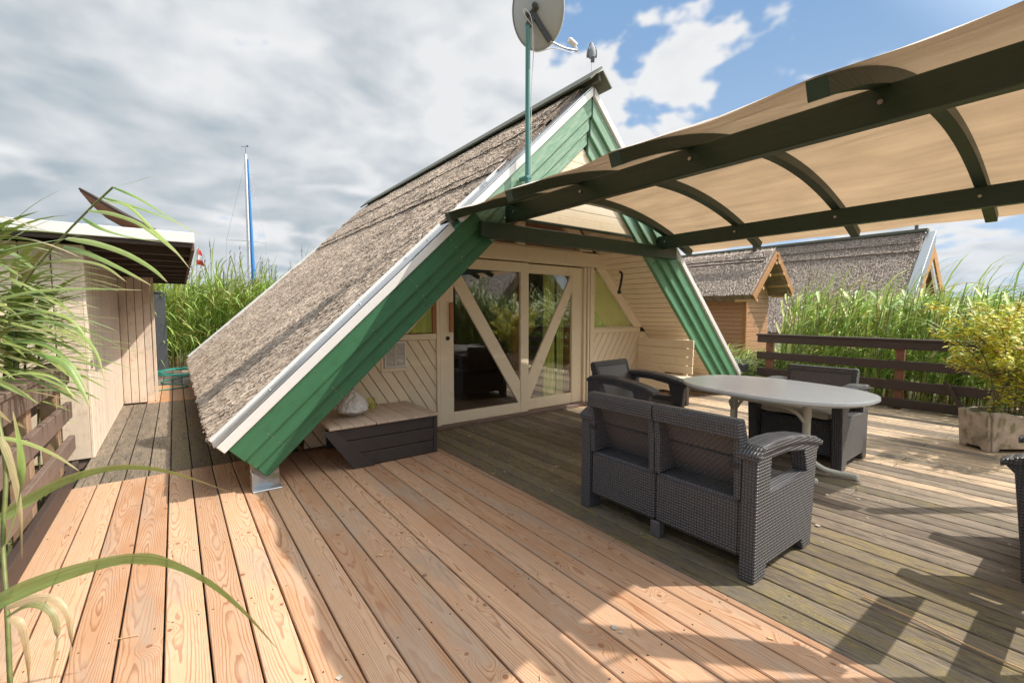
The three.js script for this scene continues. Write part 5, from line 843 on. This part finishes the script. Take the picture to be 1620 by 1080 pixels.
reedBed('bright green reed bed behind the railing on the right', 1650, r => { const x = 8.85 + Math.pow(r(), 1.5) * 7.5, z = mix(-4.3, 6, r()); if (z < 0 && x / -z < 2.34) return null; return [x, z]; }, 202, 1.2, 1.85, 0.012, 1.3);
reedBed('sparse low reeds between the railing and the small wooden hut', 150, r => { const z = mix(-5.6, -4.2, r()), x = mix(8.9, 11.0, r()); return [x, z]; }, 206, 0.2, 0.62, 0);
reedBed('tall reeds mirrored in the door glass', 1100, r => [mix(1.5, 9, r()), 2.6 + r() * 3], 203, 1.5, 2.2, 0.05);
reedBed('green reeds crowding the left railing and the shed front', 200, r => { const z = mix(-5.5, 1.0, r()), x = Math.min(-1.5, 0.215 * z - 0.25) - r() * 1.5; if (z > -2.6) return [x - 1.2, z]; return [x, z]; }, 204, 0.9, 1.45, 0, 1);

// single reeds leaning over the left railing, near enough to be told apart
{
  const r = rng(301), W = RGT.clone().multiplyScalar(0.95);
  const roots = []; for (let i = 0; i < 26; i++) { const z = mix(-5.55, -3.3, r()); roots.push([mix(-0.95, Math.min(-1.0, 0.215 * z - 0.40), r()), z, 1.38 + r() * 0.55]); }
  roots.forEach(([x, z, h]) => {
    const t = thing('reed_stalk', 'green reed stalk bending over the left railing', 'reed', [x, -0.5, z], 'reed stalks leaning over the left railing'), [s, ls] = reedPieces(r, h + 0.5, 13, W, W.clone().multiplyScalar(0.05 + r() * 0.08), 8, 1.85, 1.25, 0.66);
    s.translate(x, -0.5, z); part(t, 'stem', s, M.leaf); ls.forEach(l => { l.translate(x, -0.5, z); part(t, 'leaf', l, M.leaf); });
  });
  // leaf along given points with its own width profile
  const ribbon = (pts, w, c0, c1, twist = 0) => { const c = new THREE.CatmullRomCurve3(pts), n = 26, pos = [], col = [], idx = [], uvs = [], uo = r(); for (let i = 0; i <= n; i++) { const t = i / n, p = c.getPoint(t), d = c.getTangent(t), side = V(0, 1, 0).cross(d).normalize(), u = new THREE.Vector3().crossVectors(d, side), a = twist * (1 - 0.4 * t), ax = side.clone().multiplyScalar(Math.cos(a)).addScaledVector(u, Math.sin(a)), nn = new THREE.Vector3().crossVectors(d, ax), ww = w * Math.min(1, 0.5 + t * 3) * Math.pow(1 - t, 0.6) + 0.0006, cc = mix3(mix3(c0, c1, t), [0.50, 0.40, 0.20], smooth(0.86, 1, t + 0.1 * uo) * 0.8); for (const s of [-1, -0.5, 0, 0.5, 1]) { const v = p.clone().addScaledVector(ax, s * ww / 2).addScaledVector(nn, (1 - Math.abs(s)) * ww * 0.12); pos.push(v.x, v.y, v.z); uvs.push(0.5 + s * 0.48, t * 0.9 + uo); col.push(cc[0], cc[1], cc[2]); } if (i < n) for (let q = 0; q < 4; q++) { const b = i * 5 + q; idx.push(b, b + 1, b + 6, b, b + 6, b + 5); } } const g = new THREE.BufferGeometry(); g.setAttribute('position', new THREE.Float32BufferAttribute(pos, 3)); g.setAttribute('color', new THREE.Float32BufferAttribute(col, 3)); g.setAttribute('uv', new THREE.Float32BufferAttribute(uvs, 2)); g.setIndex(idx); g.computeVertexNormals(); return g; };
  const G0 = [0.24, 0.39, 0.10], G1 = [0.32, 0.45, 0.11], DRY = [0.62, 0.50, 0.30], PALE = [0.40, 0.52, 0.14];
  const hero = (label, base, stem, leaves) => { const t = thing('reed_stalk', label, 'reed', base); if (stem) part(t, 'stem', paintGeo(new THREE.TubeGeometry(new THREE.CatmullRomCurve3(stem), 24, 0.0055, 6), [0.27, 0.31, 0.09]), M.leaf); leaves.forEach(([p, w, c0, c1, tw]) => part(t, 'leaf', ribbon(p, w, c0, c1, tw || 0), M.leaf)); };
  const P = (a, d0, d1) => a.map(([u, v], i) => at(u, v, mix(d0, d1 ?? d0, i / (a.length - 1))));
  hero('reed with one broad green leaf arching over the left railing and path', [-1.0, -0.5, -1.1], [V(-0.98, -0.5, -1.1), V(-0.95, 0.3, -1.1), at(-40, 850, 1.35)], [[P([[-40, 850], [40, 793], [110, 757], [180, 740], [240, 741], [300, 756], [368, 780]], 1.35, 1.75), 0.062, [0.32, 0.54, 0.18], PALE, -0.9]]);
  hero('reed with the broadest leaf, arching across the lower left boards', [-0.9, -0.5, -0.6], [V(-0.9, -0.5, -0.55), V(-0.86, 0.4, -0.56), at(-60, 985, 0.85)], [[P([[-60, 985], [20, 940], [110, 905], [200, 884], [255, 888], [320, 915], [380, 962], [440, 1028]], 0.85, 1.2), 0.066, [0.36, 0.60, 0.24], [0.28, 0.46, 0.12], -1.0]]);
  hero('upright reed at the left edge with pale dry curled leaves', [-0.66, 0.0, -1.1], [at(16, 1100, 1.15), at(10, 960, 1.2), at(4, 860, 1.25), at(8, 740, 1.3), at(-8, 640, 1.35)], [
    [P([[15, 978], [30, 985], [42, 1030], [45, 1100]], 1.15), 0.022, DRY, DRY, 0.6], [P([[9, 962], [40, 950], [66, 945], [85, 948], [104, 968], [112, 1010], [108, 1062]], 1.1), 0.024, DRY, [0.62, 0.50, 0.30], 0.8],
    [P([[10, 975], [50, 955], [80, 968], [90, 1000], [86, 1040], [80, 1085]], 1.12), 0.020, [0.2, 0.28, 0.08], [0.62, 0.52, 0.33], 0.5], [P([[8, 860], [30, 790], [32, 720], [20, 650]], 1.25), 0.028, G1, G1, 0.4], [P([[0, 690], [15, 730], [30, 800], [34, 885]], 1.3), 0.02, [0.4, 0.36, 0.14], DRY, 0.3]]);
  hero('tall reed bent over by the wind above the shed roof', [-1.5, -0.5, -2.2], [V(-1.55, -0.5, -2.4), V(-1.5, 0.6, -2.4), at(-10, 520, 2.6), at(45, 437, 2.6), at(110, 362, 2.6), at(160, 312, 2.6), at(178, 296, 2.6)], [
    [P([[160, 312], [190, 320], [235, 335], [270, 348], [325, 376]], 2.6, 2.7), 0.032, G0, PALE, 0.7], [P([[178, 296], [215, 312], [255, 336], [292, 360]], 2.6, 2.65), 0.026, G0, G1, 0.7], [P([[178, 296], [210, 288], [240, 279], [268, 281]], 2.6), 0.014, G1, PALE, 0.4],
    [P([[165, 318], [200, 325], [240, 362], [275, 395], [300, 425]], 2.6, 2.5), 0.026, PALE, G1, 0.6], [P([[140, 333], [175, 338], [215, 352], [250, 376], [290, 410]], 2.58, 2.4), 0.034, G1, PALE, 0.8], [P([[130, 345], [160, 362], [200, 374], [262, 384]], 2.58, 2.5), 0.030, G0, G1, 0.6],
    [P([[105, 377], [150, 385], [200, 402], [240, 425], [265, 447]], 2.5, 2.3), 0.045, PALE, G1, 0.8], [P([[100, 390], [140, 402], [190, 425], [240, 452]], 2.5, 2.3), 0.040, G0, PALE, 0.8]]);
  hero('reed with long thin leaves rising against the sky at the left edge', [-1.9, -0.5, -2.2], [V(-1.9, -0.5, -2.4), V(-1.85, 0.8, -2.4), at(-60, 430, 2.5), at(0, 362, 2.5)], [[P([[-5, 372], [20, 350], [55, 322], [96, 299]], 2.5), 0.024, G0, PALE, 0.6], [P([[5, 385], [40, 365], [80, 348], [114, 340]], 2.5), 0.030, G1, G0, 0.7], [P([[-10, 400], [40, 388], [90, 380], [130, 372]], 2.4), 0.03, G0, G1, 0.5]]);
  hero('reed with leaves streaming sideways in front of the shed wall', [-1.2, -0.5, -2.0], [V(-1.2, -0.5, -2.05), V(-1.15, 0.5, -2.0), at(-20, 560, 2.1), at(20, 500, 2.1)], [
    [P([[-20, 478], [50, 462], [130, 457], [228, 459]], 2.1, 2.0), 0.030, PALE, G1, 0.9], [P([[-10, 450], [50, 425], [100, 412], [160, 420], [200, 446]], 2.2, 2.0), 0.035, [0.36, 0.30, 0.08], G1, 0.8], [P([[10, 500], [60, 492], [110, 505], [140, 540]], 2.1), 0.030, G1, PALE, 0.6], [P([[0, 520], [60, 508], [115, 520], [150, 555], [165, 602]], 2.1, 1.95), 0.024, G0, PALE, 0.5],
    [P([[20, 540], [70, 545], [110, 575], [142, 625]], 2.1), 0.03, G0, G1, 0.6], [P([[60, 560], [100, 575], [125, 610], [145, 650]], 2.05), 0.034, G0, G1, 0.7], [P([[-10, 600], [40, 590], [90, 600], [120, 632]], 2.0), 0.022, PALE, PALE, 0.4], [P([[-5, 690], [45, 702], [90, 722], [125, 745]], 1.7), 0.020, PALE, [0.4, 0.36, 0.14], 0.5]]);
}
// potted plants by the foot of the right barge board
{
  const x = 8.02, z = -4.12, t = thing('plant_trough', 'grey trough of long-leaved plants at the foot of the right roof slope', 'planter', [x, 0, z]), r = rng(401);
  part(t, 'trough', [bx(x - 0.30, x + 0.30, 0.34, 0.47, z - 0.10, z + 0.10)], M.darkGrey); part(t, 'stand', [bx(x + 0.02, x + 0.12, 0, 0.34, z - 0.05, z + 0.05), bx(x - 0.25, x - 0.2, 0, 0.34, z - 0.05, z + 0.05)], M.footing);
  for (let k = 0; k < 22; k++) { const a = r() * 6.28; part(t, 'leaf', leafGeo(V(x + (r() - 0.5) * 0.5, 0.45, z + (r() - 0.5) * 0.12), V(Math.cos(a) * 0.7, 0.9, Math.sin(a) * 0.7), 0.3 + r() * 0.25, 0.03, 1.6, V(0.1, 0, 0), 7, [0.13, 0.22, 0.06], [0.26, 0.32, 0.09]), M.leaf); }
}
renderer.render(scene, camera);
